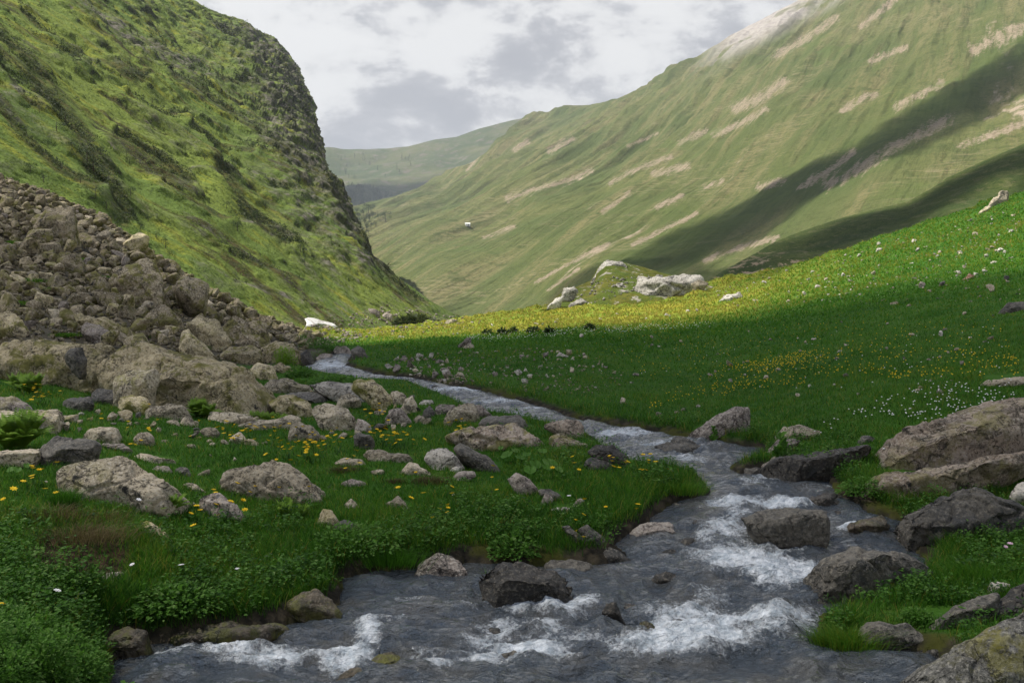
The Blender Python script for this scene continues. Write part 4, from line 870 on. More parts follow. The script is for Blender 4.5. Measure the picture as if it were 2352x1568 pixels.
def stream_rocks():
    """loose wet stones that break the current"""
    rs = np.random.RandomState(9); k = 0
    spots = [(1560,1168,26,'upper'),(1600,1215,20,'upper'),(1585,1262,30,'upper'),(1625,1285,24,'upper'),(1540,1290,36,'upper'),(1660,1250,22,'upper'),(1600,1330,30,'middle'),(1530,1350,40,'middle'),(1490,1300,24,'middle'),(1700,1365,26,'middle'),(1820,1290,24,'upper'),(1930,1195,26,'upper'),(1880,1400,30,'middle'),
             (1790,1420,34,'lower'),(1560,1440,26,'lower'),(1480,1455,30,'lower'),(1700,1510,44,'lower'),(1850,1475,30,'lower'),(1420,1500,36,'lower'),(1130,1470,44,'lower'),(1060,1500,30,'lower'),(1330,1470,26,'lower'),(980,1470,26,'lower'),(1180,1545,50,'lower'),(1060,1545,40,'lower'),(620,1555,40,'lower'),(450,1552,34,'lower'),(1470,1045,18,'far'),(1580,1060,16,'far'),(1300,965,14,'far'),(1150,918,14,'far'),(1000,892,13,'far'),(800,858,12,'far'),(760,836,11,'far')]
    for x, y, w, wh in spots:
        D = float(Dw(y)); w = w * (1.7 if wh != 'far' else 1.4); W = w * D / F; a = np.linspace(0, 2 * np.pi, 9)[:-1]; hh = w * rs.uniform(.38, .62); mat = rs.choice(['d', 'd', 'm', 'y'] if wh != 'far' else ['m', 'd'])
        o = [(x + .5 * w * math.cos(t) * rs.uniform(.8, 1.1), y - hh * .5 - hh * .5 * math.sin(t) * rs.uniform(.75, 1.1)) for t in a]
        look = {'d': 'black wet', 'm': 'speckled', 'y': 'mossy'}[mat]; size = 'small' if w < 28 else 'larger'
        lab = f"{size} {look} stone breaking the {dict(upper='upper rapids round the midstream boulder', middle='white water beside the flat topped dark boulder', lower='lower rapids', far='far reach of the stream')[wh]}"
        rock(lab, mat, o, (), D=D, water=True, group=lab, name='stream_stone', cat='stone', px_edge=4.5, rough=1.1)
stream_rocks()
# ---------------------------------------------------------------- the boulder field on the left
SCREE = [
 ('largest pale faced block high in the boulder field', 's', [(246,630),(299,607),(334,593),(366,600),(373,656),(369,704),(334,700),(299,686),(250,658)], [(300,630,-.04),(350,680,-.04)]),
 ('huge angular block at the upper rim of the boulder field', 's', [(63,523),(74,491),(123,477),(169,473),(178,498),(155,530),(165,560),(105,549)], [(110,500,-.03),(150,515,-.02)]),
 ('square block with a dark hollow under it in the boulder field', 's', [(121,602),(141,579),(186,582),(192,630),(155,628)], [(150,600,-.05)]),
 ('flat roofed block under the upper rim of the boulder field', 's', [(170,546),(186,533),(218,544),(230,563),(193,571)], ()),
 ('tall leaning slab left of the largest pale faced block', 's', [(193,628),(218,618),(243,635),(251,672),(222,676)], ()),
 ('long pale pointed slab lying low in the boulder field', 'l', [(172,736),(197,720),(246,730),(295,751),(300,767),(281,788),(229,753)], [(210,732,.1),(275,772,-.05)]),
 ('reddish wedge under the long pale pointed slab', 'p', [(174,760),(197,737),(229,741),(283,788),(246,792)], ()),
 ('pointed lichen boulder with a steep side above the cracked slab', 'l', [(404,794),(415,765),(432,757),(468,790),(505,832),(439,822)], [(440,775,-.05)]),
 ('olive pyramid block in the middle of the boulder field', 's', [(323,741),(352,706),(380,698),(422,734),(416,760),(369,762)], [(372,725,-.06)]),
 ('broad lichen block right of the olive pyramid block', 'l', [(422,740),(454,723),(499,734),(529,788),(506,810),(457,779)], [(470,750,-.04)]),
 ('dark mossy crag block near the lower end of the boulder field', 's', [(503,756),(541,716),(548,735),(598,763),(617,795),(527,794)], [(560,765,-.05)]),
 ('angular block at the lower end of the boulder field rim', 's', [(560,741),(598,729),(615,750),(620,788),(594,797)], ()),
 ('wide flat block with a shaded front near the stream end of the boulder field', 'l', [(499,822),(527,797),(577,793),(601,803),(600,828),(562,832),(510,836)], [(520,812,-.06),(590,815,-.05)]),
 ('lichen block with a cavity beside the green bush', 'l', [(597,798),(633,783),(675,786),(688,807),(681,826),(608,834)], [(640,800,-.06)]),
 ('large round lichen boulder at the left border below the boulder field', 'l', [(-25,720),(28,713),(53,734),(62,772),(28,776),(-25,766)], ()),
 ('box shaped block at the right rim of the boulder field', 's', [(400,673),(408,649),(436,656),(459,672),(432,694)], [(425,668,-.05)]),
 ('grey lichen boulder between the cracked slab and the green bush', 'l', [(557,860),(591,832),(626,839),(642,873),(598,874)], [(605,850,-.05)]),
 ('rounded lichen boulder beside the streamside leaves', 'l', [(620,847),(643,829),(671,846),(670,857),(640,858)], ()),
 ('dark upright boulder at the head of the stream', 'm', [(685,822),(690,808),(707,796),(722,832),(718,846),(689,846)], [(700,820,-.04)]),
 ('brown rounded boulder at the stream head', 'p', [(762,808),(773,790),(802,797),(811,815),(790,821),(764,820)], ()),
 ('darker boulder next to the brown rounded boulder at the stream head', 'm', [(804,804),(822,792),(838,802),(844,820),(812,822)], ()),
 ('flat wet boulder at the edge of the stream head', 'p', [(718,829),(741,811),(765,813),(752,832)], ()),
 ('twin topped boulder standing alone on the shaded meadow', 'p', [(1051,794),(1069,777),(1083,771),(1085,789),(1059,799)], ()),
 ('low flat boulder in front of the twin topped boulder', 'g', [(1055,801),(1078,787),(1090,793),(1090,800)], ()),
 ('white flat rock in the meadow at the right border', 'g', [(2243,888),(2270,872),(2352,861),(2390,861),(2390,884)], ()),
]
for r in SCREE:
    _q = hit(np.mean([p[0] for p in r[2]]), max(p[1] for p in r[2]))
    rock(r[0], r[1], r[2], r[3], D=33 * S if _q is None or _q[0][1] > 52 else None, group='blocks of the boulder field' if r[1] in 'sl' else None, thick=.8, px_edge=4.5)

rv = np.random.RandomState(21)
def variant(k, sub=.10, flat=1.0):
    n = 13; p = rv.normal(size=(n, 3)); p /= np.abs(p).max(1)[:, None] * rv.uniform(.8, 1.15, (n, 1))
    p *= np.array([.5, rv.uniform(.34, .5), rv.uniform(.24, .42) * flat])
    V, Fs = hull_rock(p, sub, 1.0, 50 + k, .65, chips=11)
    V[:, 2] -= V[:, 2].min(); return V, Fs
VAR = [variant(k) for k in range(22)]
VLOW = [variant(k + 40, .30) for k in range(14)]
VME = {}
def vmesh(k, mat, name):
    key = (k, mat, name)
    if key not in VME:
        me = mesh_np(name, *VAR[k]); me.materials.append(ROCK[mat]); VME[key] = me
    return VME[key]

def put_rock(name, px, py, wpx, mat, label, cat, group, rs, sinkf=.28, tilt=.35, surf=None):
    h = hit(px, py, surf or GB)
    if h is None: return None
    D = h[0][1]; w = wpx * D / F
    o = bpy.data.objects.new(name, vmesh(rs.randint(len(VAR)), mat, name)); COL.objects.link(o)
    o.location = h[0] - np.array([0, 0, w * sinkf * .5]); o.scale = (w, w * rs.uniform(.85, 1.1), w * rs.uniform(.8, 1.25))
    o.rotation_euler = (rs.uniform(-tilt, tilt), rs.uniform(-tilt, tilt), rs.uniform(0, 6.28))
    tag(o, label, cat, group); return o

TALUS = np.array([(-60,425),(0,418),(100,440),(200,492),(250,540),(330,582),(390,614),(480,684),(560,724),(620,754),(700,772),(745,792),(690,815),(620,812),(500,830),(420,812),(300,800),(200,790),(100,785),(-60,795)], float)
def _rim(px):
    lo, hi = 300.0, 800.0                                  # the skyline of the boulder field at PX
    for _ in range(12):
        m = (lo + hi) / 2; h = hit(px, m, GB)
        if h is not None and h[0][1] < 60: hi = m
        else: lo = m
    return hi
TALUS[:12, 1] = [_rim(x) + 1 for x in TALUS[:12, 0]]
def scree_field():
    rs = np.random.RandomState(5); done = [(o[:, 0].mean(), o[:, 1].mean(), np.ptp(o[:, 0])) for o in OUT]
    n = 0; tries = 0
    while n < 262 and tries < 9000:
        tries += 1
        px, py = rs.uniform(-40, 740), rs.uniform(405, 825)
        if poly_sd(np.array([[px, py]]), TALUS)[0] > -1: continue
        big = sm(py, 430, 720); s = rs.choice([1, 1.5, 2.3], p=[.52, .33, .15]) * (17 + 15 * big) * rs.uniform(.8, 1.25)
        if px > 450: s *= .85
        if any((px - a) ** 2 + (1.7 * (py - b)) ** 2 < (.36 * (s + w)) ** 2 for a, b, w in done): continue
        mat = rs.choice(['s', 's', 's', 'l', 'g', 'p'], p=[.3, .3, .15, .15, .06, .04])
        if s > 36 and mat == 'p': mat = 's'
        zone = 'along the upper rim of the boulder field' if poly_sd(np.array([[px, py]]), TALUS[:12].tolist() + [(745, 1500), (-60, 1500)])[0] > -34 else \
               'at the foot of the boulder field above the huge slabs' if py > 735 else 'on the left side of the boulder field' if px < 170 else \
               'in the middle of the boulder field' if px < 400 else 'on the lower right flank of the boulder field'
        size = 'small' if s < 30 else 'middling' if s < 52 else 'big'
        look = {'s': 'olive grey angular block', 'l': 'lichen yellowed block', 'g': 'clean grey block', 'p': 'pinkish block'}[mat]
        if put_rock('scree_block', px, py + s * .22, s * 1.12, mat, f'{size} {look} {zone}', 'rock', f'{size} {look} {zone}', rs): n += 1; done.append((px, py, s))
scree_field()

def merged_rocks(name, spots, mat, label, rs):
    """SPOTS: (point, width); everything nobody could count, in one mesh"""
    Vs, Fs, o = [], [], 0
    for p, w in spots:
        V, f = VLOW[rs.randint(len(VLOW))]
        a = rs.uniform(0, 6.28); ca, sa = math.cos(a), math.sin(a); q = V * w * np.array([1, 1, rs.uniform(.7, 1.2)])
        t = rs.uniform(-.5, .5); ct, st = math.cos(t), math.sin(t)
        q = np.stack([q[:, 0], q[:, 1] * ct - q[:, 2] * st, q[:, 1] * st + q[:, 2] * ct], 1)
        q = np.stack([q[:, 0] * ca - q[:, 1] * sa, q[:, 0] * sa + q[:, 1] * ca, q[:, 2]], 1) + p - np.array([0, 0, w * .12])
        Vs.append(q); Fs.append(f + o); o += len(q)
    ob = link(name, mesh_np(name, np.concatenate(Vs), np.concatenate(Fs), smooth=False), ROCK[mat]); tag(ob, label, None, None, 'stuff'); return ob

def sample_px(poly, n, rs, surf):
    poly = np.array(poly, float); lo, hi = poly.min(0), poly.max(0); out = []
    while len(out) < n:
        q = rs.uniform(lo, hi, (n * 2, 2)); q = q[poly_sd(q, poly) < 0]
        for a, b in q:
            h = hit(a, b, surf)
            if h is not None: out.append((h[0], a, b))
            if len(out) >= n: break
    return out
_rs = np.random.RandomState(31)
merged_rocks('rubble', [(p, (5 + 13 * _rs.rand() ** 2) * p[1] / F) for p, a, b in sample_px(TALUS, 4400, _rs, GB)] + [(h[0], (7 + 13 * _rs.rand()) * h[0][1] / F) for h in [hit(x, _rim(x) + 1.5 + 5 * _rs.rand(), GB) for x in np.arange(-50, 735, 3.2)] if h], 's', 'small broken rubble filling the gaps of the boulder field', _rs)
merged_rocks('rubble', [(p, (3 + 9 * _rs.rand() ** 2) * p[1] / F) for p, a, b in sample_px([(640,765),(720,745),(800,760),(860,775),(800,792),(740,790)], 260, _rs, None)]
             + [(p, (2.5 + 6 * _rs.rand() ** 2) * p[1] / F) for p, a, b in sample_px([(830,715),(900,700),(1040,728),(1120,738),(1080,758),(960,765),(860,770),(700,752)], 420, _rs, None)], 'p', 'scattered pinkish rubble at the foot of the steep slope', _rs)

# ---------------------------------------------------------------- stones of the meadow
def stones(poly, n, lo, hi, mats, where, seed, surf=None, name='meadow_stone', cat='stone'):
    rs = np.random.RandomState(seed)
    for p, a, b in sample_px(poly, n, rs, surf):
        s = lo + (hi - lo) * rs.rand() ** 2.2; mat = rs.choice(mats)
        look = {'g': 'grey', 'w': 'white', 'p': 'pinkish', 'b': 'brown', 'm': 'dark', 'k': 'sunlit pale', 'r': 'rusty'}[mat]
        size = 'small' if s < (lo + hi) * .45 else 'larger'
        lab = f'{size} {look} stone {where}'
        put_rock(name, a, b, s, mat, lab, cat, lab, rs, .4, .3, surf)
BANK = [(885,835),(960,815),(1040,830),(1090,850),(1040,882),(960,866),(900,860)]
stones(BANK, 40, 8, 24, ['p', 'g', 'w', 'p'], 'in the stony patch beside the upper stream', 3)
stones([(1080,810),(1300,800),(1420,850),(1400,900),(1250,905),(1130,870)], 42, 7, 19, ['g', 'w', 'p', 'g'], 'on the shaded bank right of the upper stream', 4)
stones([(1350,860),(1700,830),(2340,880),(2200,930),(1900,900),(1600,960),(1450,960)], 30, 7, 20, ['g', 'p', 'w'], 'scattered in the shaded flower meadow', 5)
stones([(1300,755),(1650,745),(2000,735),(2340,760),(2340,860),(1900,830),(1300,800)], 34, 6, 17, ['g', 'w', 'p'], 'on the shaded meadow near the shadow edge', 6)
stones([(1640,668),(1760,630),(1900,590),(2060,548),(2200,512),(2340,470),(2340,600),(2200,650),(1900,690),(1700,700)], 135, 5, 15, ['k', 'w', 'g', 'k'], 'on the sunlit meadow slope below the brow', 7)
stones([(1880,700),(2150,640),(2340,600),(2340,730),(2100,720)], 16, 6, 18, ['g', 'p', 'm'], 'on the right meadow under the sunlit slope', 8)
stones([(860,790),(960,762),(1100,748),(1260,730),(1400,722),(1640,712),(1500,735),(1200,752),(1000,775)], 22, 5, 13, ['k', 'w'], 'in the yellow sunlit strip of meadow', 9)
stones([(480,1040),(850,1090),(1250,1130),(1280,1230),(1000,1200),(760,1110),(500,1180),(60,1100)], 14, 8, 17, ['g', 'p', 'w'], 'lying low in the near bank turf', 10)
merged_rocks('gravel', [(p, (2.5 + 5 * _rs.rand() ** 2) * p[1] / F) for p, a, b in sample_px([(880,835),(1040,806),(1300,796),(1440,850),(1420,900),(1250,910),(1100,880),(960,866)], 520, _rs, GB)]
             + [(p, (2 + 4 * _rs.rand() ** 2) * p[1] / F) for p, a, b in sample_px([(1640,668),(1900,590),(2200,512),(2345,470),(2345,690),(1900,700),(1650,705)], 420, _rs, GB)]
             + [(p, (3 + 6 * _rs.rand() ** 2) * p[1] / F) for p, a, b in sample_px([(940,885),(1060,862),(1100,880),(1020,884)], 120, _rs, GB)], 'g', 'small pale stones strewn over the meadow', _rs)

def bank_rocks():
    rs = np.random.RandomState(44); done = [(o[:, 0].mean(), o[:, 1].mean(), np.ptp(o[:, 0])) for o in OUT]; n = 0
    poly = np.array([(-20,915),(120,925),(330,955),(620,960),(720,905),(900,890),(1010,930),(1010,965),(820,1000),(640,1015),(330,1035),(120,1000),(-20,1000)], float)
    for _ in range(3000):
        if n >= 46: break
        px, py = rs.uniform(-20, 1010), rs.uniform(890, 1035)
        if poly_sd(np.array([[px, py]]), poly)[0] > 0: continue
        s = rs.choice([13, 20, 30, 42], p=[.4, .3, .2, .1]) * rs.uniform(.85, 1.2)
        if any((px - a) ** 2 + (1.8 * (py - b)) ** 2 < (.46 * (s + w)) ** 2 for a, b, w in done): continue
        mat = rs.choice(['g', 'l', 'p', 'w', 'm'], p=[.45, .25, .15, .05, .1]); side = 'before the huge lichen slabs' if px < 330 else 'among the yellow flowers below the cracked slab' if px < 680 else 'between the banded slabs and the stream'
        look = {'g': 'grey', 'l': 'lichened', 'p': 'pinkish', 'w': 'white', 'm': 'dark'}[mat]; lab = f"{'small' if s < 24 else 'larger'} {look} rock half sunk in turf {side}"
        if put_rock('bank_rock', px, py + s * .2, s * 1.15, mat, lab, 'rock', lab, rs, .45, .25, GB): n += 1; done.append((px, py, s))
bank_rocks()
# ---------------------------------------------------------------- the sunlit outcrop, the pillar, the foot of the slope
def hillock():
    base = [hit(1250, 706)[0], hit(1640, 668)[0]]
    D0 = 90.0
    prof = [(1236, 708), (1262, 700), (1290, 676), (1325, 660), (1358, 645), (1372, 622), (1392, 604), (1412, 600), (1445, 607), (1490, 622), (1540, 632), (1590, 640), (1640, 655), (1690, 668)]
    nc, nr = 150, 70; px = np.linspace(1236, 1690, nc)
    top = np.interp(px, [a for a, b in prof], [b for a, b in prof])
    foot = np.interp(px, [1236, 1300, 1450, 1640, 1690], [712, 712, 706, 690, 680])
    t = np.linspace(0, 1, nr)[:, None]
    D = D0 - 8 + 16 * t ** 1.3 + 0 * px[None]
    PY = foot[None] + (top - foot)[None] * np.sin(t * math.pi / 2) ** .9
    V = at(np.repeat(px[None], nr, 0), PY, D); k = np.linspace(0, 1, 15)[1:, None]
    V = np.concatenate([V, at(np.repeat(px[None], 14, 0), top[None] + (foot - top + 12)[None] * k ** 1.4, D[-1:] + 22 * k)], 0)
    n = grid_normals(V); n *= np.sign(n[..., 2].mean()); V = V + n * (.45 * fbm(V / 3.2, 4))[..., None]
    m, tt = material('hillock_turf'); p = tt.pos(); a = tt.noise(p, .35, 5, .65); c = tt.noise(p, 2.2, 6, .7)
    g = tt.mix(tt.step(a, .4, .6), (0.085, 0.115, 0.020), (0.13, 0.125, 0.024)); g = tt.mix(tt.step(c, .48, .7), g, (0.05, 0.07, 0.016))
    g = tt.mix(tt.step(tt.noise(p, .9, 7, .75), .56, .62), g, (0.34, 0.31, 0.26))
    tt.done(g, .95, tt.bump(c, .8, .3), .08)
    tag(link('hillock', mesh_np('hillock', V, grid_faces(*V.shape[:2])), m), kind='structure')
    return bvh_of(V)
HB = hillock()
K = [
 ('broad white limestone face of the sunlit hillock', 'k', [(1452,684),(1473,642),(1508,640),(1557,637),(1588,637),(1625,652),(1560,668),(1525,678),(1480,690)], [(1500,655,-.05),(1560,650,-.03)], 83),
 ('pale crag crowning the sunlit hillock', 'k', [(1359,642),(1371,617),(1397,597),(1424,596),(1449,611),(1403,626),(1377,648)], [(1400,612,-.04)], 92),
 ('craggy tower on the lower shoulder of the sunlit hillock', 'k', [(1288,684),(1294,662),(1319,656),(1331,666),(1312,686)], [(1308,668,-.08)], 84),
 ('sloping crag at the low end of the sunlit hillock', 'k', [(1253,706),(1273,687),(1296,679),(1285,700)], (), 82),
 ('low flat crag in front of the hillock tower', 'k', [(1306,699),(1333,685),(1352,693),(1330,704)], (), 80),
 ('pale crag standing in the turf of the hillock', 'k', [(1401,672),(1417,648),(1435,647),(1422,676)], (), 85),
 ('jagged crag above the white limestone face', 'k', [(1456,650),(1466,633),(1482,637),(1474,654)], (), 88),
 ('small crag on the crest behind the white limestone face', 'k', [(1496,640),(1510,629),(1524,632),(1520,644)], (), 91),
 ('grey crag at the end of the white limestone face', 'g', [(1585,650),(1605,640),(1630,650),(1618,660),(1595,662)], (), 82),
 ('layered grey rock pillar high on the meadow brow', 'g', [(2270,474),(2284,451),(2302,435),(2320,440),(2322,459),(2291,475)], [(2300,452,-.1)], None),
 ('broken grey rock below the layered pillar', 'g', [(2247,490),(2263,474),(2279,474),(2265,486)], (), None),
 ('long pale flat rock lying in the sunlit meadow', 'k', [(1653,692),(1666,676),(1704,671),(1708,684),(1680,692)], [(1685,680,-.05)], None),
 ('rust red rock on the right meadow', 'r', [(2212,641),(2228,627),(2244,638),(2225,644)], (), None),
 ('dark rock at the right border of the meadow', 'm', [(2303,714),(2316,697),(2370,690),(2380,714)], (), None),
 ('brown rock bump at the foot of the steep slope', 'p', [(838,718),(848,706),(870,712),(872,722),(852,726)], (), None),
 ('second brown rock bump next to the dark shrub mound', 'p', [(874,728),(884,716),(902,722),(900,733)], (), None),
 ('dark pointed rock at the valley gap', 'g', [(1018,744),(1028,735),(1044,730),(1046,742)], (), None),
]
for lab, mt, o, rd, D in K:
    rock(lab, mt, o, rd, D=D, thick=.55, px_edge=3.6, name='crag' if D else 'boulder', cat='crag' if D else 'boulder', rough=1.3)
rs_ = np.random.RandomState(77)
merged_rocks('rubble', [(p, (3 + 6 * rs_.rand() ** 2) * p[1] / F) for p, a, b in sample_px([(1290,690),(1380,640),(1480,630),(1600,640),(1480,660),(1400,690),(1320,702)], 150, rs_, HB)], 'k', 'pale broken stones on the sunlit hillock', rs_)

def snow():
    m, t = material('old_snow'); t.done(t.mix(t.step(t.noise(t.pos(), 1.1, 7, .7), .46, .70), (0.70, 0.68, 0.66), (0.30, 0.25, 0.21)), .7, None, .2)
    for lab, o in (('large dirty white snow patch at the foot of the steep slope', [(701,733),(708,730),(722,731),(745,738),(768,744),(776,751),(768,753),(748,746),(733,745),(718,749),(703,751),(706,742)]),
                   ('tiny strip of snow beside the large snow patch', [(663,752),(672,750),(680,756),(676,759),(666,757)])):
        o = np.array(o, float); c = o.mean(0); D = hit(*c)[0][1]
        h = hit(*c, LB); D = h[0][1] - 1.0
        bm = bmesh.new(); ring = []
        HL = lambda a, b: np.array(hit(a, b, LB)[0])
        outer = [bm.verts.new(HL(a, b) + np.array([.0, -.3, .05])) for a, b in o]
        inner = [bm.verts.new(HL(c[0] + .85 * (a - c[0]), c[1] + .8 * (b - c[1])) + np.array([0, -.4, .14])) for a, b in o]
        back = [bm.verts.new(np.array(v.co) + np.array([-.3, .6, -.9])) for v in outer]
        n = len(o)
        for i in range(n):
            j = (i + 1) % n
            bm.faces.new((outer[i], outer[j], inner[j], inner[i])); bm.faces.new((outer[j], outer[i], back[i], back[j]))
        bm.faces.new(inner); bmesh.ops.triangulate(bm, faces=bm.faces[:]); bmesh.ops.recalc_face_normals(bm, faces=bm.faces[:])
        me = bpy.data.meshes.new('snow_patch'); bm.to_mesh(me); bm.free(); tag(link('snow_patch', me, m), lab, 'snow patch')
snow()

def hut():
    h = hit(1074, 519); D = h[0][1]; w = 11 * D / F; p = h[0]
    r = bpy.data.objects.new('hut', None); COL.objects.link(r); r.location = p; r.rotation_euler = (0, 0, .25)
    tag(r, 'tiny white hut alone on the broad mountain slope', 'hut')
    m, t = material('white_wash'); t.done((0.8, 0.8, 0.78), .8)
    bm = bmesh.new(); bmesh.ops.create_cube(bm, size=1); bmesh.ops.scale(bm, vec=(w, w * .6, w * .5), verts=bm.verts); bmesh.ops.translate(bm, vec=(0, 0, w * .2), verts=bm.verts)
    me = bpy.data.meshes.new('wall'); bm.to_mesh(me); bm.free(); link('wall', me, m, r)
    a, b, z0, z1 = w * .54, w * .34, w * .44, w * .68
    V = np.array([[-a, -b, z0], [a, -b, z0], [a, b, z0], [-a, b, z0], [-a, 0, z1], [a, 0, z1]])
    bm = bmesh.new(); v = [bm.verts.new(x) for x in V]
    for f in ((0, 1, 5, 4), (2, 3, 4, 5), (0, 4, 3), (1, 2, 5), (0, 3, 2, 1)): bm.faces.new([v[i] for i in f])
    me = bpy.data.meshes.new('roof'); bm.to_mesh(me); bm.free(); link('roof', me, m, r)
    m2, t = material('dark_doorway'); t.done((0.05, 0.05, 0.05), .8)
    bm = bmesh.new(); bmesh.ops.create_cube(bm, size=1); bmesh.ops.scale(bm, vec=(w * .16, w * .05, w * .3), verts=bm.verts); bmesh.ops.translate(bm, vec=(w * .1, -w * .31, w * .16), verts=bm.verts)
    me = bpy.data.meshes.new('door'); bm.to_mesh(me); bm.free(); link('door', me, m2, r)
hut()
# ---------------------------------------------------------------- plants
def mat_leaf(name, cols, trans=.3, rough=.6):
    """cols: ramp over the attribute 'tint'"""
    m, t = material(name); r = t.n('ShaderNodeValToRGB'); t.l(t.attr('tint'), r.inputs[0])
    e = r.color_ramp.elements; e[0].position = 0; e[0].color = (*cols[0], 1); e[1].position = 1; e[1].color = (*cols[-1], 1)
    for i, c in enumerate(cols[1:-1]): k = e.new((i + 1) / (len(cols) - 1)); k.color = (*c, 1)
    b = t.n('ShaderNodeBsdfPrincipled'); t.l(r.outputs[0], b.inputs['Base Color']); b.inputs['Roughness'].default_value = rough; b.inputs['Specular IOR Level'].default_value = .25
    tr = t.n('ShaderNodeBsdfTranslucent'); t.l(r.outputs[0], tr.inputs[0]); mx = t.n('ShaderNodeMixShader'); mx.inputs[0].default_value = trans
    o = t.n('ShaderNodeOutputMaterial'); t.l(b.outputs[0], mx.inputs[1]); t.l(tr.outputs[0], mx.inputs[2]); t.l(mx.outputs[0], o.inputs[0]); return m
GRASS = mat_leaf('grass_blade', [(0.018, 0.064, 0.005), (0.046, 0.148, 0.010), (0.078, 0.215, 0.016), (0.190, 0.240, 0.024), (0.36, 0.29, 0.060)], .5)
HERB = mat_leaf('herb_leaf', [(0.026, 0.078, 0.010), (0.058, 0.155, 0.017), (0.098, 0.225, 0.028), (0.180, 0.290, 0.075)], .5)
FERN = mat_leaf('fern_frond', [(0.120, 0.230, 0.020), (0.200, 0.350, 0.032), (0.290, 0.430, 0.055)], .55)
DEAD = mat_leaf('dead_grass', [(0.045, 0.034, 0.014), (0.13, 0.100, 0.040), (0.32, 0.26, 0.120)], .2)
SHRUB = mat_leaf('shrub_leaf', [(0.014, 0.030, 0.010), (0.030, 0.055, 0.014), (0.055, 0.085, 0.020)], .2)
HEATH = mat_leaf('heath_leaf', [(0.024, 0.038, 0.012), (0.052, 0.074, 0.020), (0.095, 0.110, 0.030)], .25)
SLOPE = mat_leaf('slope_herb', [(0.070, 0.105, 0.024), (0.130, 0.185, 0.036), (0.190, 0.240, 0.046), (0.28, 0.29, 0.040)], .35)
BARK = material('bark'); BARK[1].done((0.07, 0.055, 0.04), .9); BARK = BARK[0]

def blades(root, h, w, lean, face, tint):
    """curved three-piece blades; all arrays of length N. returns V, F, tint per vertex"""
    n = len(root); side = np.stack([np.cos(face), np.sin(face), 0 * face], 1) * (w / 2)[:, None]
    up = np.array([0, 0, 1.0]); mid = root + up * (h * .58)[:, None] + lean * (h * .22)[:, None]; tip = root + up * (h * .96)[:, None] + lean * (h * .72)[:, None]
    V = np.stack([root - side, root + side, mid - side * .75, mid + side * .75, tip], 1).reshape(-1, 3)
    b = (np.arange(n) * 5)[:, None]
    Fc = np.stack([b + [0, 1, 3], b + [0, 3, 2], b + [2, 3, 4]], 1).reshape(-1, 3)
    return V, Fc, np.repeat(tint, 5)

def leaves(c, size, out, up, tint, fold=.15):
    """pointed leaves: centre line along OUT, broad across"""
    n = len(c); s = np.cross(out, up); s /= np.linalg.norm(s, axis=1)[:, None] + 1e-9
    L = size[:, None]; tip = c + out * L; a = c + out * L * .45 + s * L * .32 + up * L * fold; b = c + out * L * .45 - s * L * .32 + up * L * fold
    V = np.stack([c, a, tip, b], 1).reshape(-1, 3); i = (np.arange(n) * 4)[:, None]
    return V, np.stack([i + [0, 1, 2], i + [0, 2, 3]], 1).reshape(-1, 3), np.repeat(tint, 4)

def unit(n, rs):
    v = rs.normal(size=(n, 3)); return v / np.linalg.norm(v, axis=1)[:, None]

def cells():
    """cells of the ground with the area they fill in the picture"""
    x, y = proj(GV); q = np.stack([x, y], -1)
    d1 = q[1:, 1:] - q[:-1, :-1]; d2 = q[1:, :-1] - q[:-1, 1:]
    A = 0.5 * (d1[..., 0] * d2[..., 1] - d1[..., 1] * d2[..., 0])
    if np.median(A) < 0: A = -A
    return np.clip(A, 0, None) + .05 * np.median(np.abs(A)), x[:-1, :-1], y[:-1, :-1]
CA, CXX, CYY = cells()
def ground_points(weight, n, rs):
    w = (CA * weight).ravel(); w = w / w.sum(); i = rs.choice(len(w), n, p=w); r, c = np.unravel_index(i, CA.shape)
    a, b = rs.rand(n, 1), rs.rand(n, 1)
    P = (GV[r, c] * (1 - a) + GV[r, c + 1] * a) * (1 - b) + (GV[r + 1, c] * (1 - a) + GV[r + 1, c + 1] * a) * b
    return P, r, c

_sdc = GSD[:-1, :-1]; _tal = GTAL[:-1, :-1]; _Yc = GV[:-1, :-1, 1]
def rock_mask():
    m = np.ones_like(CA); C = GV[:-1, :-1]
    for x, y, r in PLACED:
        if y > 30 or r == 0: continue
        rx, ry = min(r * .9, .36), min(r * .42, .2)
        sel = (np.abs(C[..., 1] - y) < 1) & (np.abs(C[..., 0] - x) < 1)
        m[sel & (((C[..., 0] - x) / rx) ** 2 + ((C[..., 1] - y) / (r * .72)) ** 2 < 1)] = 0
    return m
RMASK = rock_mask()
GRASSY = (1 - .8 * sm(CXX, 1930, 2010) * sm(CYY, 1370, 1410)) * (1 - .9 * GSOIL[:-1, :-1]) * (sm(_sdc, .02, .12) + (_Yc > 26 * S)).clip(0, 1) * (1 - _tal).clip(0, 1) * RMASK

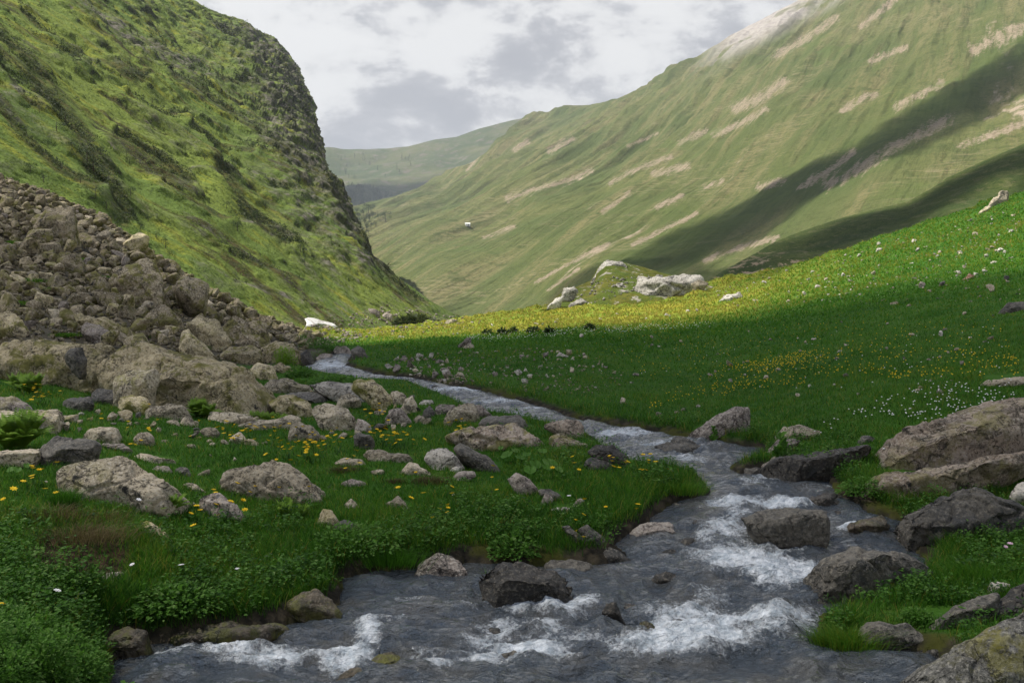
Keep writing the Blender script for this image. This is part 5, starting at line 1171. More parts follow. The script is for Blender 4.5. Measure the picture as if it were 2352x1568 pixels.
def near_grass():
    rs = np.random.RandomState(1)
    w = GRASSY * sm(_Yc, 34 * S, 12 * S) * np.where(CYY > 1600, .15, 1) * np.where((CXX > -120) & (CXX < 2480), 1, .3)
    n = 390000; P, r, c = ground_points(w, n, rs); D = P[:, 1]
    patch = fbm(np.stack([P[:, 0], P[:, 1], 0 * D], 1) / 1.1, 3); lush = sm(GSD[r, c], 1.2, .1) * sm(D, 22, 10)
    h = (.032 + .030 * rs.rand(n) + .05 * sm(patch, .05, .5) * rs.rand(n) + .065 * lush * rs.rand(n)) * (1 + .15 * (D < 9)); h *= np.clip(14 / D, .75, 1.15) ** .3
    wd = np.maximum(.0034 + .002 * rs.rand(n), 1.25 * D / F)
    ln = unit(n, rs); ln[:, 2] *= .2; tint = np.clip(.34 + .24 * rs.normal(size=n) * .8 + .34 * patch, .02, .80); tint[rs.rand(n) < .03] = rs.uniform(.85, 1.0)
    V, Fc, t = blades(P - [0, 0, .01], h, wd, ln, rs.uniform(0, 3.14, n), tint)
    tag(link('grass', mesh_np('grass', V, Fc, False, dict(tint=t)), GRASS), 'short lush green grass covering the near banks', kind='stuff')
near_grass()

def far_grass():
    rs = np.random.RandomState(2)
    w = GRASSY * sm(_Yc, 13 * S, 26 * S) * sm(_Yc, 110 * S, 70 * S) * np.where((CXX > 600) & (CXX < 2480), 1, .4)
    n = 105000; P, r, c = ground_points(w, n, rs); D = P[:, 1]; x, y = proj(P)
    dry = sm(y, 800, 752) * sm(x, 2100, 1500) * sm(D, 30, 50)
    h = (.045 + .06 * rs.rand(n)) * np.clip(D / 26, 1, 2.0); wd = 2.3 * D / F * (.7 + .6 * rs.rand(n))
    ln = 1.6 * unit(n, rs); ln[:, 2] *= .15
    tint = np.clip(.40 + .20 * sm(D, 30, 48) + .2 * rs.normal(size=n) * .8 + .38 * fbm(P / 4.5, 4) + .28 * dry, .05, .90); tint[(rs.rand(n) < .16 * dry)] = 1
    V, Fc, t = blades(P - [0, 0, .02], h, wd, ln, rs.uniform(-.5, .5, n), tint)
    tag(link('grass', mesh_np('grass', V, Fc, False, dict(tint=t)), GRASS), 'meadow grass of the far bank and hillside', kind='stuff')
far_grass()

def herbs():
    """broad leaved weeds of the wet banks"""
    rs = np.random.RandomState(3)
    w = GRASSY * sm(_sdc, 1.6, .15) * sm(_Yc, 14 * S, 8 * S) * ((CXX > -60) & (CXX < 2420)) * (fbm(np.stack([GV[:-1, :-1, 0], _Yc, 0 * _Yc], -1) / .9 + 7, 3) > -.05)
    n = 3600; P, r, c = ground_points(w, n, rs); k = 11
    base = np.repeat(P, k, 0); m = n * k; H = np.repeat(.05 + .12 * rs.rand(n), k) * rs.rand(m) ** .6
    off = unit(m, rs) * .05; off[:, 2] = 0
    o = unit(m, rs); o[:, 2] = np.abs(o[:, 2]) * .3 - .05; o /= np.linalg.norm(o, axis=1)[:, None]
    u = np.stack([rs.normal(size=m) * .3, rs.normal(size=m) * .3 - .2, np.ones(m)], 1); u /= np.linalg.norm(u, axis=1)[:, None]
    tint = np.clip(np.repeat(.4 + .2 * rs.normal(size=n), k) + .15 * rs.normal(size=m), 0, 1)
    V, Fc, t = leaves(base + off + np.stack([0 * H, 0 * H, H], 1), .018 + .024 * rs.rand(m), o, u, tint)
    tag(link('undergrowth', mesh_np('undergrowth', V, Fc, False, dict(tint=t)), HERB), 'low broad leaved weeds along the stream banks', kind='stuff')
herbs()

def at_ground(px, py, water=False):
    h = hit(px, py, GB); return h[0]

def join(parts):
    Vs, Fs, Ts, o = [], [], [], 0
    for V, f, t in parts: Vs.append(V); Fs.append(f + o); Ts.append(t); o += len(V)
    return np.concatenate(Vs), np.concatenate(Fs), np.concatenate(Ts)

def frond_set(n, L, rs, spread=.8, pinn=16):
    """arching fern fronds, each with paired leaflets"""
    parts = []
    for i in range(n):
        a = rs.uniform(0, 6.28); l = L * rs.uniform(.65, 1.1); d = np.array([math.cos(a), math.sin(a), 0]); s = np.array([-d[1], d[0], 0])
        t = np.linspace(.12, 1, pinn); sp = spread * rs.uniform(.5, 1.2)
        spine = d[None] * (l * sp * t ** 1.4)[:, None] + np.array([0, 0, 1.0]) * (l * (t - .42 * sp * t ** 2.2))[:, None]
        wd = l * .20 * np.sin(np.pi * np.clip(t * .93 + .07, 0, 1)) ** .8
        for sg in (-1, 1):
            o = s[None] * sg + d[None] * .45 + np.array([0, 0, -.12]); o = o / np.linalg.norm(o, axis=1)[:, None]; o = np.repeat(o, pinn, 0)
            u = np.tile(np.array([0, -.45, 1.0]), (pinn, 1)) - d[None] * .15
            parts.append(leaves(spine, wd + .004, o, u, np.clip(.5 + .2 * rs.normal() + .1 * rs.normal(size=pinn), 0, 1), .03))
    return join(parts)

def fern(px, py, hpx, n, label, seed, spread=.8, D=None):
    p = at_ground(px, py); L = hpx * p[1] / F; rs = np.random.RandomState(seed)
    V, f, t = join([frond_set(int(n * 1.2), L, rs, spread * .5), frond_set(int(n * 1.0), L * .75, rs, spread * .95)])
    o = link('fern', mesh_np('fern', V, f, False, dict(tint=t)), FERN); o.location = p - np.array([0, 0, .01]); tag(o, label, 'fern', 'ferns among the rocks')
    return o
FERNS = [(48,1030,105,70,'big bright fern clump at the left border before the broad grey rock',1.0),(20,1032,80,40,'fern at the picture edge joined to the big bright clump',1.0),(70,905,60,46,'fern tuft growing before the huge slab above yellow flowers',1.0),(45,895,50,30,'smaller fern beside the tuft before the huge slab',1.0),
  (455,955,50,60,'round fern clump under the cracked slab above the sway backed rock',1.1),(480,958,40,36,'fern joined to the round clump under the cracked slab',1.1),(610,972,36,46,'low fern clump at the foot of the dark square end face',1.3),(650,974,34,40,'low fern spreading right of the dark square end face',1.3),(585,968,34,30,'fern close against the dark square end face',1.2),
  (388,1175,66,20,'drooping fern on the side of the large rounded boulder',1.2),(655,1185,52,9,'thin fern below the pyramid boulder',.8),(700,1185,40,7,'thin fern beneath the undercut side of the pyramid boulder',.8)]
for i, (a, b, h, n, lab, sp) in enumerate(FERNS): fern(a, b, h, n, lab, 60 + i, sp)

def leafy(px, py, wpx, hpx, n, leaf, label, seed, mat=None, name='leafy_plant', cat='plant', group=None, base=None):
    """a bushy herb: leaves on short stalks through a dome"""
    p = at_ground(px, py) if base is None else base; rs = np.random.RandomState(seed); k = p[1] / F; W, H = wpx * k / 2, hpx * k
    q = unit(n, rs); q[:, 2] = np.abs(q[:, 2]); rr = rs.rand(n, 1) ** .45; c = q * rr * np.array([W, W * .8, H])
    out = q * np.array([1, 1, .25]) + .5 * unit(n, rs); out /= np.linalg.norm(out, axis=1)[:, None]
    u = np.array([0, -.25, 1.0]) + .5 * unit(n, rs); u /= np.linalg.norm(u, axis=1)[:, None]
    V, f, t = leaves(c, leaf * (.6 + .8 * rs.rand(n)), out, u, np.clip(.25 + .4 * rr[:, 0] * 1.0 + .16 * rs.normal(size=n), 0, 1))
    ns = max(6, n // 14); r0 = np.concatenate([rs.normal(size=(ns, 2)) * W * .25, np.zeros((ns, 1))], 1)
    sb = blades(r0, H * (.5 + .5 * rs.rand(ns)), np.full(ns, max(.003, .8 * k)), unit(ns, rs) * .6, rs.uniform(0, 3, ns), np.full(ns, .3))
    V, f, t = join([(V, f, t), sb]); o = link(name, mesh_np(name, V, f, False, dict(tint=t)), mat or HERB); o.location = p; tag(o, label, cat, group); return o
for i, (a, b, w, h, n) in enumerate([(20,1600,150,120,1500),(110,1590,140,150,1700),(190,1590,120,110,1200),(60,1530,130,120,1200),(150,1520,120,90,1000),(20,1480,120,100,900),(215,1545,80,60,600),(100,1470,100,70,700),(-20,1560,120,160,1200)]):
    leafy(a, b, w, h, n, .024, ['tallest feathery herb in the lower left corner', 'bushy feathery herb filling the lower left corner', 'feathery herb leaning over the foam at the lower left', 'feathery herb with a white flower above it', 'low feathery herb behind the bushy one', 'feathery herb under the overhanging bank at the left border', 'small feathery herb at the edge of the foam', 'soft herb between the mossy rock and the left border', 'dense herb cut by the left border'][i], 1 + 40 * i)
leafy(690,865,70,24,520,.05,'low leafy clump beside the dark upright boulder',4,None,'leafy_plant','plant')
leafy(770,882,120,20,700,.06,'band of large leaved plants along the upper stream',5)
leafy(820,886,70,16,360,.06,'end of the large leaved plants nearest the pale banded slab',6)
leafy(655,836,58,44,900,.035,'rounded bright green bush at the end of the boulder field',7,FERN,'bush','bush')
leafy(740,800,110,26,700,.05,'wide leafy patch behind the dark upright boulder',8)
leafy(705,786,70,20,400,.05,'leafy patch between the boulder field and the stream head',9)
leafy(1985,1135,130,40,900,.03,'leafy green tuft spilling over the far bank',10)
leafy(2105,1425,80,30,420,.024,'leafy plant growing beside the great dark boulder with the sloping flat top',11)
leafy(400,1400,220,60,900,.035,'pale leaved plants above the mossy ledge',12)
leafy(820,1260,230,60,1000,.03,'grey green herbs on the bank above the dark inlet',13)
leafy(1180,1275,120,50,600,.035,'bright herb on the bank behind the black wet boulder',14)

def big_leaf(R, rs, tilt, az):
    """a heart shaped butterbur leaf with a shallow bowl and wavy rim"""
    n, m = 22, 5; a = np.linspace(0, 2 * np.pi, n, endpoint=False); V = [np.zeros(3)]
    for j in range(1, m + 1):
        r = j / m; notch = 1 - .55 * np.exp(-((np.abs(a - np.pi)) / .28) ** 2)
        V += [np.array([R * r * nn * math.cos(t), R * .85 * r * nn * math.sin(t), R * (.16 * r * r + .05 * r * math.sin(5 * t + az)) ]) for t, nn in zip(a, notch)]
    V = np.array(V); f = [[0, 1 + i, 1 + (i + 1) % n] for i in range(n)]
    for j in range(m - 1):
        for i in range(n):
            p, q = 1 + j * n + i, 1 + j * n + (i + 1) % n; f += [[p, p + n, q + n], [p, q + n, q]]
    ct, st = math.cos(tilt), math.sin(tilt); V = np.stack([V[:, 0] * ct + V[:, 2] * st, V[:, 1], -V[:, 0] * st + V[:, 2] * ct], 1)
    ca, sa = math.cos(az), math.sin(az); V = np.stack([V[:, 0] * ca - V[:, 1] * sa, V[:, 0] * sa + V[:, 1] * ca, V[:, 2]], 1)
    return V, np.array(f)
def butterbur(spots, label, seed):
    rs = np.random.RandomState(seed); c = at_ground(*spots[0][:2]); root = bpy.data.objects.new('butterbur', None); COL.objects.link(root); root.location = c
    tag(root, label, 'plant', 'butterbur plants')
    for x, y, w in spots:
        g = at_ground(x, y + .5 * w); R = w * g[1] / F / 2; hgt = rs.uniform(.06, .12)
        V, f = big_leaf(R, rs, rs.uniform(.25, .6), rs.uniform(-2.4, -.7)); V = V + g - c + np.array([0, .05, hgt])
        link('leaf', mesh_np('leaf', V, f, True, dict(tint=np.clip(rs.uniform(.5, .85) + .1 * rs.normal(size=len(V)), 0, 1))), HERB, root)
        s = blades(np.array([g - c]), np.array([hgt + .05]), np.array([.012]), np.array([[0., .3, 0]]), np.array([0.]), np.array([.5]))
        link('stalk', mesh_np('stalk', s[0], s[1], False, dict(tint=s[2])), HERB, root)
butterbur([(1165,1048,34),(1185,1040,26),(1210,1052,24),(1195,1065,28),(1230,1070,34),(1246,1050,26),(1262,1066,40),(1218,1090,34),(1255,1088,26),(1283,1084,26),(1150,1038,16),(1272,1078,22)], 'clump of big heart shaped leaves in the grass', 1)
butterbur([(828,1250,16),(850,1248,16),(838,1256,12)], 'small round leaved plant in the tall bank grass', 2)
butterbur([(20,1095,24),(34,1100,20),(55,1090,18)], 'round leaved plant below the long slab at the border', 3)

def spike(px, py, hpx, label, seed):
    p = at_ground(px, py); rs = np.random.RandomState(seed); H = hpx * p[1] / F; n = 26
    z = rs.rand(n) * .85; o = unit(n, rs); o[:, 2] = .7; o /= np.linalg.norm(o, axis=1)[:, None]; u = np.tile([0, -.6, .8], (n, 1))
    V, f, t = join([leaves(np.stack([0 * z, 0 * z, z * H], 1), H * (.42 - .2 * z), o, u, rs.uniform(.3, .8, n)), blades(np.zeros((1, 3)), np.array([H]), np.array([.012]), np.zeros((1, 3)), np.array([0.]), np.array([.4]))])
    o = link('leafy_spike', mesh_np('leafy_spike', V, f, False, dict(tint=t)), HERB); o.location = p; tag(o, label, 'plant')
spike(1792,1062,75,'tall green leafy spike beside the pale ledge rocks', 1); spike(1185,1262,60,'upright bright leafy plant on the near bank', 2); spike(2196,1056,26,'small green plant rooted on the banded rock shelf', 3)
spike(1640,1016,40,'leafy plant at the foot of the big rough brown boulder', 4)

def tussock(px, py, wpx, hpx, n, mat, label, seed, name='dead_grass_tussock', cat='grass tussock', droop=.9, base=None, tint=(.2, .9)):
    p = at_ground(px, py) if base is None else base; rs = np.random.RandomState(seed); k = p[1] / F; W = wpx * k / 2; H = hpx * k
    r = np.concatenate([rs.normal(size=(n, 2)) * [W * .45, W * .3], np.zeros((n, 1))], 1); ln = r / (W + 1e-6) * droop + .5 * unit(n, rs); ln[:, 2] = -.35 * droop
    V, f, t = blades(r, H * (.5 + .7 * rs.rand(n)), np.full(n, max(.003, .9 * k)), ln, rs.uniform(0, 3.14, n), rs.uniform(*tint, n))
    o = link(name, mesh_np(name, V, f, False, dict(tint=t)), mat); o.location = p - np.array([0, 0, .01]); tag(o, label, cat); return o
tussock(180,1235,230,55,1300,DEAD,'brown dead grass hanging over the bare earth bank',1, droop=1.6); tussock(120,1190,160,50,650,DEAD,'faded brown grass on top of the earth bank',2, droop=1.3, tint=(.1,.8))
tussock(240,1195,120,40,450,DEAD,'dry grass tuft below the large rounded boulder',7, droop=1.3)
tussock(795,1082,80,16,900,DEAD,'low brown dead tussock in the turf near the flat slab',3, tint=(0,.6)); tussock(990,1108,110,20,900,DEAD,'dark brown patch of dead grass below the white streaked rock',4, tint=(0,.5)); tussock(905,1108,40,16,400,DEAD,'small brown dead tuft beside a pale flat stone',5, tint=(0,.5))
def wbase(px, py): return at(px, py, Dw(py))
tussock(1950,1490,150,75,2200,GRASS,'bright grass tuft standing at the pool edge beside the brown granite boulder',6,'grass_tussock','grass tussock', 1.0, tint=(.35,.75))
tussock(1905,1478,70,46,700,GRASS,'short grass tuft over the moss at the pool edge',8,'grass_tussock','grass tussock', .9, tint=(.3,.7))
tussock(1600,1484,90,26,60,GRASS,'sparse grass sprigs sticking up through the foam',9,'grass_tussock','grass tussock', .8, base=wbase(1600,1484), tint=(.4,.7))
tussock(1000,1335,14,40,30,GRASS,'thin grass sprig between the pinkish dome rock and the black boulder',10,'grass_tussock','grass tussock', .6, base=wbase(1115,1335), tint=(.4,.7))
tussock(150,1165,60,60,700,GRASS,'dark green grass tuft against the large rounded boulder',11,'grass_tussock','grass tussock', .7, tint=(.1,.45))
tussock(900,1290,160,60,1500,GRASS,'long grass drooping over the dark inlet',12,'grass_tussock','grass tussock', 1.4, tint=(.15,.5))
tussock(1560,1130,120,40,1200,GRASS,'long grass along the rim of the grassy spit',13,'grass_tussock','grass tussock', 1.2, tint=(.2,.7))
tussock(2250,1330,200,60,1500,GRASS,'long grass above the speckled slanting boulder',14,'grass_tussock','grass tussock', 1.0, tint=(.2,.6))

# ---------------------------------------------------------------- flowers
def mat_plain(name, c): m, t = material(name); t.done(c, .6, None, .2); return m
YEL = mat_plain('yellow_petal', (0.74, 0.50, 0.012)); WHI = mat_plain('white_petal', (0.75, 0.73, 0.72)); PNK = mat_plain('pink_petal', (0.62, 0.42, 0.52)); STEM = mat_plain('flower_stem', (0.03, 0.08, 0.015))
def flower_mesh(name, R, H, mat, seed, petals=7, cup=.5):
    rs = np.random.RandomState(seed); a = np.arange(petals) * 2 * np.pi / petals; parts = []
    for ring, (rr, cc) in enumerate(((1, cup), (.7, cup * 1.7))):
        o = np.stack([np.cos(a + ring * .4), np.sin(a + ring * .4), cc + 0 * a], 1); o /= np.linalg.norm(o, axis=1)[:, None]
        u = np.stack([-np.cos(a) * cc, -np.sin(a) * cc, 1 + 0 * a], 1); parts.append(leaves(np.tile([.0, 0, H], (petals, 1)), np.full(petals, R * rr), o, u, 0 * a, .12))
    V, f, t = join(parts); nb = len(f); sb = blades(np.zeros((2, 3)), np.array([H * 1.05, H * .5]), np.array([.004, .008]), np.array([[0, 0, 0], [.6, .2, 0]]), np.array([0, 1.2]), np.zeros(2))
    V2, f2, t2 = join([(V, f, t), sb]); me = mesh_np(name, V2, f2, False); me.materials.append(mat); me.materials.append(STEM)
    me.polygons.foreach_set('material_index', np.array([0] * nb + [1] * (len(f2) - nb), np.int32)); return me
FM = [flower_mesh('yellow_flower', .019, h, YEL, i, 7, c) for i, (h, c) in enumerate([(.11, .5), (.14, .9), (.09, .3), (.16, .6)])]
FW = [flower_mesh('white_flower', .016, h, WHI, i, 8, .2) for i, h in enumerate([.12, .16, .09])]; FP = [flower_mesh('pink_flower', .018, .14, PNK, 3, 8, .3)]
YPATCH = [(85,908,45,22,24,'in the patch below the fern tuft at the huge slab'),(290,990,130,45,14,'dotted about the low pale stepped rock'),(555,1000,90,22,42,'in the patch before the long low slabs'),(725,1035,100,32,62,'in the dense patch left of the dark cube rock'),(905,1012,60,22,40,'in the patch right of the dark cube rock'),
   (760,898,35,6,12,'under the rounded boulder by the white banded slab'),(855,962,40,18,12,'before the squat grey rock'),(1055,985,25,18,12,'before the grey peaked boulder'),(60,1125,60,36,12,'in the grass below the long slab at the border'),(500,1165,110,50,18,'around the purplish boulder'),(1000,1150,240,60,16,'thinly scattered on the open bank turf'),(1400,1082,110,16,22,'near the dark brown boulder at the stream edge'),(1370,1205,80,50,8,'on the bank above the tan flat topped rock')]
rsf = np.random.RandomState(8)
def put_flower(meshes, name, px, py, label, cat, group, sc=1.0):
    h = hit(px, py, GB)
    if h is None: return
    o = bpy.data.objects.new(name, meshes[rsf.randint(len(meshes))]); COL.objects.link(o); s = rsf.uniform(.8, 1.25) * sc; o.scale = (s, s, rsf.uniform(.8, 1.3)); o.location = h[0]
    o.rotation_euler = (rsf.uniform(-.15, .5), rsf.uniform(-.3, .3), rsf.uniform(0, 6.28)); tag(o, label, cat, group)
for x, y, rx, ry, n, wh in YPATCH:
    for i in range(n): put_flower(FM, 'yellow_flower', x + rx * np.clip(rsf.normal() * .55, -1.2, 1.2), y + 12 + ry * np.clip(rsf.normal() * .55, -1.2, 1.2), f'yellow globe flower {wh}', 'flower', f'yellow flowers {wh}', 1.45)
put_flower(FM, 'yellow_flower', 10, 1420, 'large yellow flower at the left border in the feathery herbs', 'flower', None, 1.2); put_flower(FM, 'yellow_flower', 1741, 1395, 'single yellow flower leaning before the great dark boulder', 'flower', None, 1.1); put_flower(FM, 'yellow_flower', 192, 1420, 'lone yellow flower in the grass of the lower left bank', 'flower', None)
for px, py, lab in [(110,1425,'white flower above the feathery herb in the lower left corner'),(312,1318,'white clustered flower under the bare earth bank'),(420,1345,'white flower on a tall stalk in the near bank weeds'),(545,1338,'small white flower right of the tall stalked white flower'),(278,1185,'white flower below the large rounded boulder'),(305,1188,'small white flower right beside the one below the large rounded boulder'),(1372,1072,'white flower near the slanting smooth stone'),(1628,1185,'small white flower at the rim of the grassy spit'),(2035,1052,'white flowers on the turf beside the black rock wall'),(1310,1175,'white flower on the stone near the inlet')]:
    put_flower(FW, 'white_flower', px, py, lab, 'flower', None, 1.3)
for px, py, lab in [(2316,1290,'pale pink flower on the turf below the great peaked boulder'),(2300,1288,'second pale pink flower beside the first on the right turf')]: put_flower(FP, 'pink_flower', px, py, lab, 'flower', None, 1.2)

def flower_dots(spots, name, label, mat):
    """blossoms too many and too small to count"""
    Vs, Fs, o = [], [], 0; oc = np.array([[1, 0, 0], [-1, 0, 0], [0, 1, 0], [0, -1, 0], [0, 0, .7], [0, 0, -.7]]); of = np.array([[0, 2, 4], [2, 1, 4], [1, 3, 4], [3, 0, 4], [2, 0, 5], [1, 2, 5], [3, 1, 5], [0, 3, 5]])
    for p, r, h in spots: Vs.append(oc * r + p + np.array([0, 0, h])); Fs.append(of + o); o += 6
    tag(link(name, mesh_np(name, np.concatenate(Vs), np.concatenate(Fs), False), mat), label, kind='stuff')
def dots(poly, n, seed, r=1.0, clump=0.0):
    rs = np.random.RandomState(seed); out = []
    for p, a, b in sample_px(poly, n, rs, GB):
        if clump and pnoise(p[None] / np.array([1.6, 2.2, 9]))[0] < clump - .3 * rs.rand(): continue
        out.append((p, max(.011, r * (.55 + .5 * rs.rand()) * p[1] / F), .05 + .06 * rs.rand()))
    return out
flower_dots(dots([(1480,950),(1560,890),(1700,850),(1850,815),(2100,800),(2340,830),(2340,870),(2000,880),(1750,900)], 800, 1, 1.05, .02) + dots([(1650,850),(1850,815),(1900,830),(1750,870)], 240, 2, 1.4) + dots([(1300,760),(2300,740),(2340,880),(1500,880)], 380, 3, 1.1), 'meadow_flowers', 'tiny yellow flowers sprinkled through the shaded meadow', YEL)
flower_dots(dots([(1850,1005),(1960,950),(2110,900),(2330,885),(2330,960),(2120,985),(2000,1010)], 260, 4, 1.7, -.05) + dots([(1060,775),(1200,762),(1400,752),(1640,742),(1640,757),(1300,775),(1100,790)], 380, 5, 1.2) + dots([(900,800),(1300,790),(2300,760),(2340,900),(1500,900),(1100,860)], 90, 6, 1.0), 'meadow_flowers', 'tiny white flowers sprinkled over the shaded meadow', WHI)
flower_dots(dots([(1640,668),(1900,595),(2200,520),(2340,480),(2340,640),(1900,700),(1650,708)], 90, 7, 1.0), 'meadow_flowers', 'tiny white flowers on the sunlit slope', WHI)

# ---------------------------------------------------------------- trees, shrubs, slope herbs
def tree(px, py, hpx, label, seed, surf=None, mat=None, cone=False, name='tree', cat='tree', group=None, wide=.42, trunk=.12, n=420):
    h = hit(px, py, surf)
    if h is None: return
    p = h[0]; k = p[1] / F; H = hpx * k; rs = np.random.RandomState(seed)
    root = bpy.data.objects.new(name, None); COL.objects.link(root); root.location = p; tag(root, label, cat, group)
    a = np.linspace(0, 2 * np.pi, 7)[:-1]; rings = [(0, .035), (.35, .026), (.8, .008)]
    V = np.concatenate([np.stack([np.cos(a) * r * H, np.sin(a) * r * H, 0 * a + z * H], 1) for z, r in rings]); V[:6, 2] -= .08 * H
    f = [[j * 6 + i, j * 6 + (i + 1) % 6, j * 6 + 6 + (i + 1) % 6, j * 6 + 6 + i] for j in range(2) for i in range(6)]
    link('trunk', mesh_np('trunk', V, np.array(f)), BARK, root)
    if cone:
        z = rs.rand(n); r = (1 - z) ** .9 * wide * .55 * (.35 + .65 * rs.rand(n)); th = rs.uniform(0, 6.28, n); c = np.stack([np.cos(th) * r, np.sin(th) * r, trunk + z * (1 - trunk)], 1) * H
    else:
        blobs = np.stack([rs.normal(size=9) * wide * .45, rs.normal(size=9) * wide * .45, rs.uniform(.35, .82, 9)], 1); b = blobs[rs.randint(9, size=n)]
        c = (b + unit(n, rs) * rs.rand(n, 1) ** .4 * np.array([wide * .42, wide * .42, .2])) * H; c[:, 2] = np.maximum(c[:, 2], trunk * H)
    o = unit(n, rs); u = unit(n, rs); V, f, t = leaves(c, H * (.05 + .05 * rs.rand(n)), o, u, np.clip(.4 + .28 * rs.normal(size=n), 0, 1))
    link('crown', mesh_np('crown', V, f, False, dict(tint=t)), mat or SHRUB, root); return root
tree(885,508,24,'round crowned tree standing alone on the slope beyond the gap',1,RB,wide=.62)
TR = [(822,505,20),(834,500,24),(846,492,26),(852,488,22),(838,516,22),(828,522,18),(848,508,20),(856,500,18),(842,530,20),(832,536,20),(852,524,16),(826,510,16),(820,492,18),(862,518,12),(836,545,16),(846,538,14),(868,504,10)]
for i, (a, b, h) in enumerate(TR): tree(a, b, h, 'dark tree in the little wood just past the cliff edge', 10 + i, RB, wide=.5, group='trees of the little wood past the cliff', n=260)
for i, (a, b, h) in enumerate([(905,462,10),(915,458,9),(924,456,8),(985,470,4)]): tree(a, b, h, 'tiny tree on the crest under the far shaded slope', 40 + i, RB, wide=.6, group='tiny trees on the crest', n=120)
for i in range(34):
    r_ = np.random.RandomState(200 + i); tree(r_.uniform(775, 950), 355 + 90 * r_.rand() ** 1.5 * .7, r_.uniform(7, 12), 'tiny dark conifer dotted on the sunny far ridge', 60 + i, FB, wide=.5, group='conifers dotted on the far ridge', n=70, cone=True)
def forest():
    rs = np.random.RandomState(4); parts = []
    for p, a, b in sample_px([(785,470),(800,425),(850,428),(880,440),(905,452),(860,468),(820,480)], 620, rs, FB):
        H = rs.uniform(5, 9) * p[1] / F; n = 30; z = rs.rand(n); r = (1 - z) * .30 * H; th = rs.uniform(0, 6.28, n)
        c = p + np.stack([np.cos(th) * r, np.sin(th) * r, z * H], 1); parts.append(leaves(c, H * (.10 + .08 * rs.rand(n)), unit(n, rs), unit(n, rs), rs.uniform(0, .5, n)))
    V, f, t = join(parts); tag(link('forest', mesh_np('forest', V, f, False, dict(tint=t)), SHRUB), 'dark conifer forest in the shaded hollow of the far ridge', kind='stuff')
forest()

SB = [(150,270,34),(130,290,30),(200,355,44),(215,380,36),(165,335,26),(185,410,28),(220,440,30),(90,250,24),(245,470,26),(255,500,34),(270,520,30),(110,330,22),(60,300,22),(230,345,24),(300,440,24),(60,190,20),(120,215,24),(520,470,20),(660,530,20),(700,600,22),(690,570,24),(655,555,22),(590,500,28),(545,520,26),(610,470,22),
      (710,470,18),(380,560,26),(360,540,24),(340,500,22),(420,430,20),(470,360,18),(700,520,18),(740,500,16),(760,545,18),(300,260,20),(350,230,18),(250,180,18),(175,160,20),(80,120,18),(40,90,18),(290,350,20),(430,300,18),(140,380,26),(100,410,24),(70,385,22)]
for i, (a, b, h) in enumerate(SB):
    wh = 'in the dark gully at the left of the steep slope' if a < 320 and b > 180 else 'high on the steep slope' if b < 240 else 'on the rocky middle of the steep slope' if a < 560 else 'near the cliff side of the steep slope'
    tree(a, b + h * .4, h, f'dark rounded shrub {wh}', 300 + i, LB, wide=.75, trunk=.02, name='shrub', cat='shrub', group=f'shrubs {wh}', n=240)
leafy(950,744,105,15,1700,.6,'dark shrub mound at the foot of the steep slope',31,HEATH,'shrub','shrub', base=hit(955,744)[0])
for i, (a, b, w, h) in enumerate([(1120,768,24,12),(1155,766,22,12),(1180,764,14,14),(1225,764,34,14),(1262,764,20,12),(1355,757,24,12)]):
    leafy(a, b, w, h, 160, .11, 'low dark bush on the shadow edge of the meadow', 50 + i, SHRUB, 'bush', 'bush', 'low bushes on the shadow edge')

def slope_herbs():
    """knee-high herbs that cover the steep slope"""
    rs = np.random.RandomState(12); V0 = LV; x, y = proj(V0)
    q = np.stack([x, y], -1); d1 = q[1:, 1:] - q[:-1, :-1]; d2 = q[1:, :-1] - q[:-1, 1:]; A = np.abs(.5 * (d1[..., 0] * d2[..., 1] - d1[..., 1] * d2[..., 0]))
    n3 = grid_normals(V0); n3 *= np.sign(n3[..., 2].mean()); ok = (x > -40) & (y > -30) & (y < 790) & (LROCK < .6)
    w = (A * ok[:-1, :-1] * (.25 + sm(n3[..., 2], .35, .75)[:-1, :-1])).ravel(); w /= w.sum(); n = 20000; i = rs.choice(len(w), n, p=w); r, c = np.unravel_index(i, A.shape)
    P = V0[r, c] + (V0[r + 1, c] - V0[r, c]) * rs.rand(n, 1) + (V0[r, c + 1] - V0[r, c]) * rs.rand(n, 1); k = 7; m = n * k
    sz = np.clip((1.5 + 2.2 * rs.rand(n) ** 2) * P[:, 1] / F, .12, 1.6); base = np.repeat(P, k, 0); s = np.repeat(sz, k)
    c_ = base + unit(m, rs) * (s * .8)[:, None] * np.array([1, 1, .6]) + np.array([0, 0, .3]) * s[:, None]
    pt = fbm(P * np.array([.45, 1, .45]) / 14, 4); tint = np.clip(np.repeat(.42 + .55 * pt + .10 * rs.normal(size=n), k) + .08 * rs.normal(size=m), 0, 1)
    o = unit(m, rs); u = np.array([.3, -.2, 1.0]) + .6 * unit(m, rs); u /= np.linalg.norm(u, axis=1)[:, None]
    V, f, t = leaves(c_, s * (.7 + .5 * rs.rand(m)), o, u, tint)
    tag(link('undergrowth', mesh_np('undergrowth', V, f, False, dict(tint=t)), SLOPE), 'tall herbs and scrub covering the steep slope', kind='stuff')
slope_herbs()
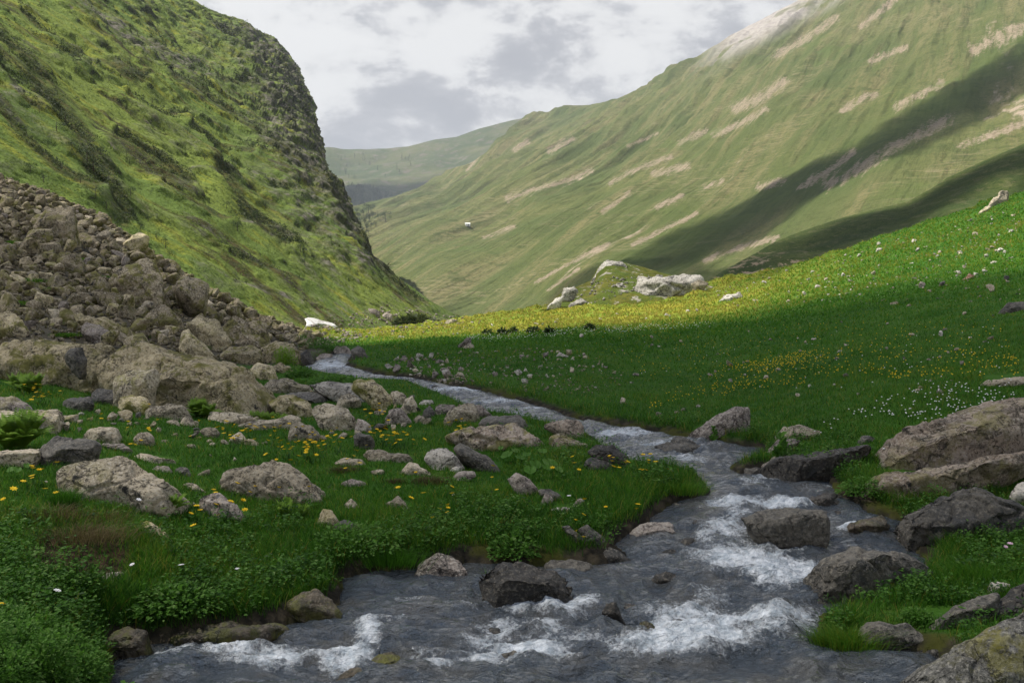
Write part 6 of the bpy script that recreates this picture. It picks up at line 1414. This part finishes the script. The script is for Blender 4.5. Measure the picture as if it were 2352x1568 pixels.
def heath():
    rs = np.random.RandomState(13); x, y = proj(LV); q = np.stack([x, y], -1); d1 = q[1:, 1:] - q[:-1, :-1]; d2 = q[1:, :-1] - q[:-1, 1:]; A = np.abs(.5 * (d1[..., 0] * d2[..., 1] - d1[..., 1] * d2[..., 0]))
    ok = (x > -40) & (y > -30) & (y < 760); w = (A * (ok * sm(.42 * LSCRUB + .75 * fbm(LV * np.array([.5, 1, .5]) / 9, 4), .18, .6) * (1 - .75 * sm(LROCK, .3, .7)))[:-1, :-1]).ravel(); w /= w.sum(); n = 4200; i = rs.choice(len(w), n, p=w); r, c = np.unravel_index(i, A.shape)
    P = LV[r, c] + (LV[r + 1, c] - LV[r, c]) * rs.rand(n, 1) + (LV[r, c + 1] - LV[r, c]) * rs.rand(n, 1); k = 16; m = n * k
    s = np.repeat(np.clip((3.2 + 4.6 * rs.rand(n) ** 2) * P[:, 1] / F, .2, 2.4), k); c_ = np.repeat(P, k, 0) + unit(m, rs) * (s * .7)[:, None] * np.array([1, 1, .75]) + np.array([0, 0, .35]) * s[:, None]
    t0 = np.clip(np.repeat(.25 + .25 * rs.normal(size=n), k) + .1 * rs.normal(size=m), 0, 1)
    V, f, t = leaves(c_, s * (.35 + .3 * rs.rand(m)), unit(m, rs), unit(m, rs), t0)
    tag(link('undergrowth', mesh_np('undergrowth', V, f, False, dict(tint=t)), HEATH), 'dark heath and dwarf scrub on the ledges of the steep slope', kind='stuff')
heath()

for i, (a, b, w, h) in enumerate([(62,648,70,14),(95,668,50,12),(178,600,40,12),(30,700,60,14),(110,742,60,14),(232,640,34,10),(330,775,50,12),(468,800,60,12),(150,772,60,12),(20,560,40,10)]):
    tussock(a, b, w, h, 800, GRASS, 'patch of grass growing in a gap of the boulder field', 90 + i, 'grass_tussock', 'grass tussock', .9, tint=(.25,.7))['group'] = 'grass patches of the boulder field'
# ---------------------------------------------------------------- the air of the valley
HTOP = max(float(v[..., 2].max()) for v in (LV, RV, MV, FV, GV)) + 8

def haze():
    m = bpy.data.materials.new('valley_air'); m.use_nodes = True; t = m.node_tree; t.nodes.clear()
    v = t.nodes.new('ShaderNodeVolumePrincipled'); v.inputs['Color'].default_value = (0.72, 0.80, 0.92, 1); v.inputs['Density'].default_value = 0.0001; v.inputs['Anisotropy'].default_value = 0.2
    o = t.nodes.new('ShaderNodeOutputMaterial'); t.links.new(v.outputs[0], o.inputs['Volume'])
    bm = bmesh.new(); bmesh.ops.create_cube(bm, size=1)
    for q in bm.verts: q.co = ((-2600, 2600)[q.co.x > 0], (-300, 4800)[q.co.y > 0], (-62, HTOP)[q.co.z > 0])
    me = bpy.data.meshes.new('haze'); bm.to_mesh(me); bm.free(); tag(link('haze', me, m), 'thin blue haze of mountain air filling the valley', kind='stuff')
haze()
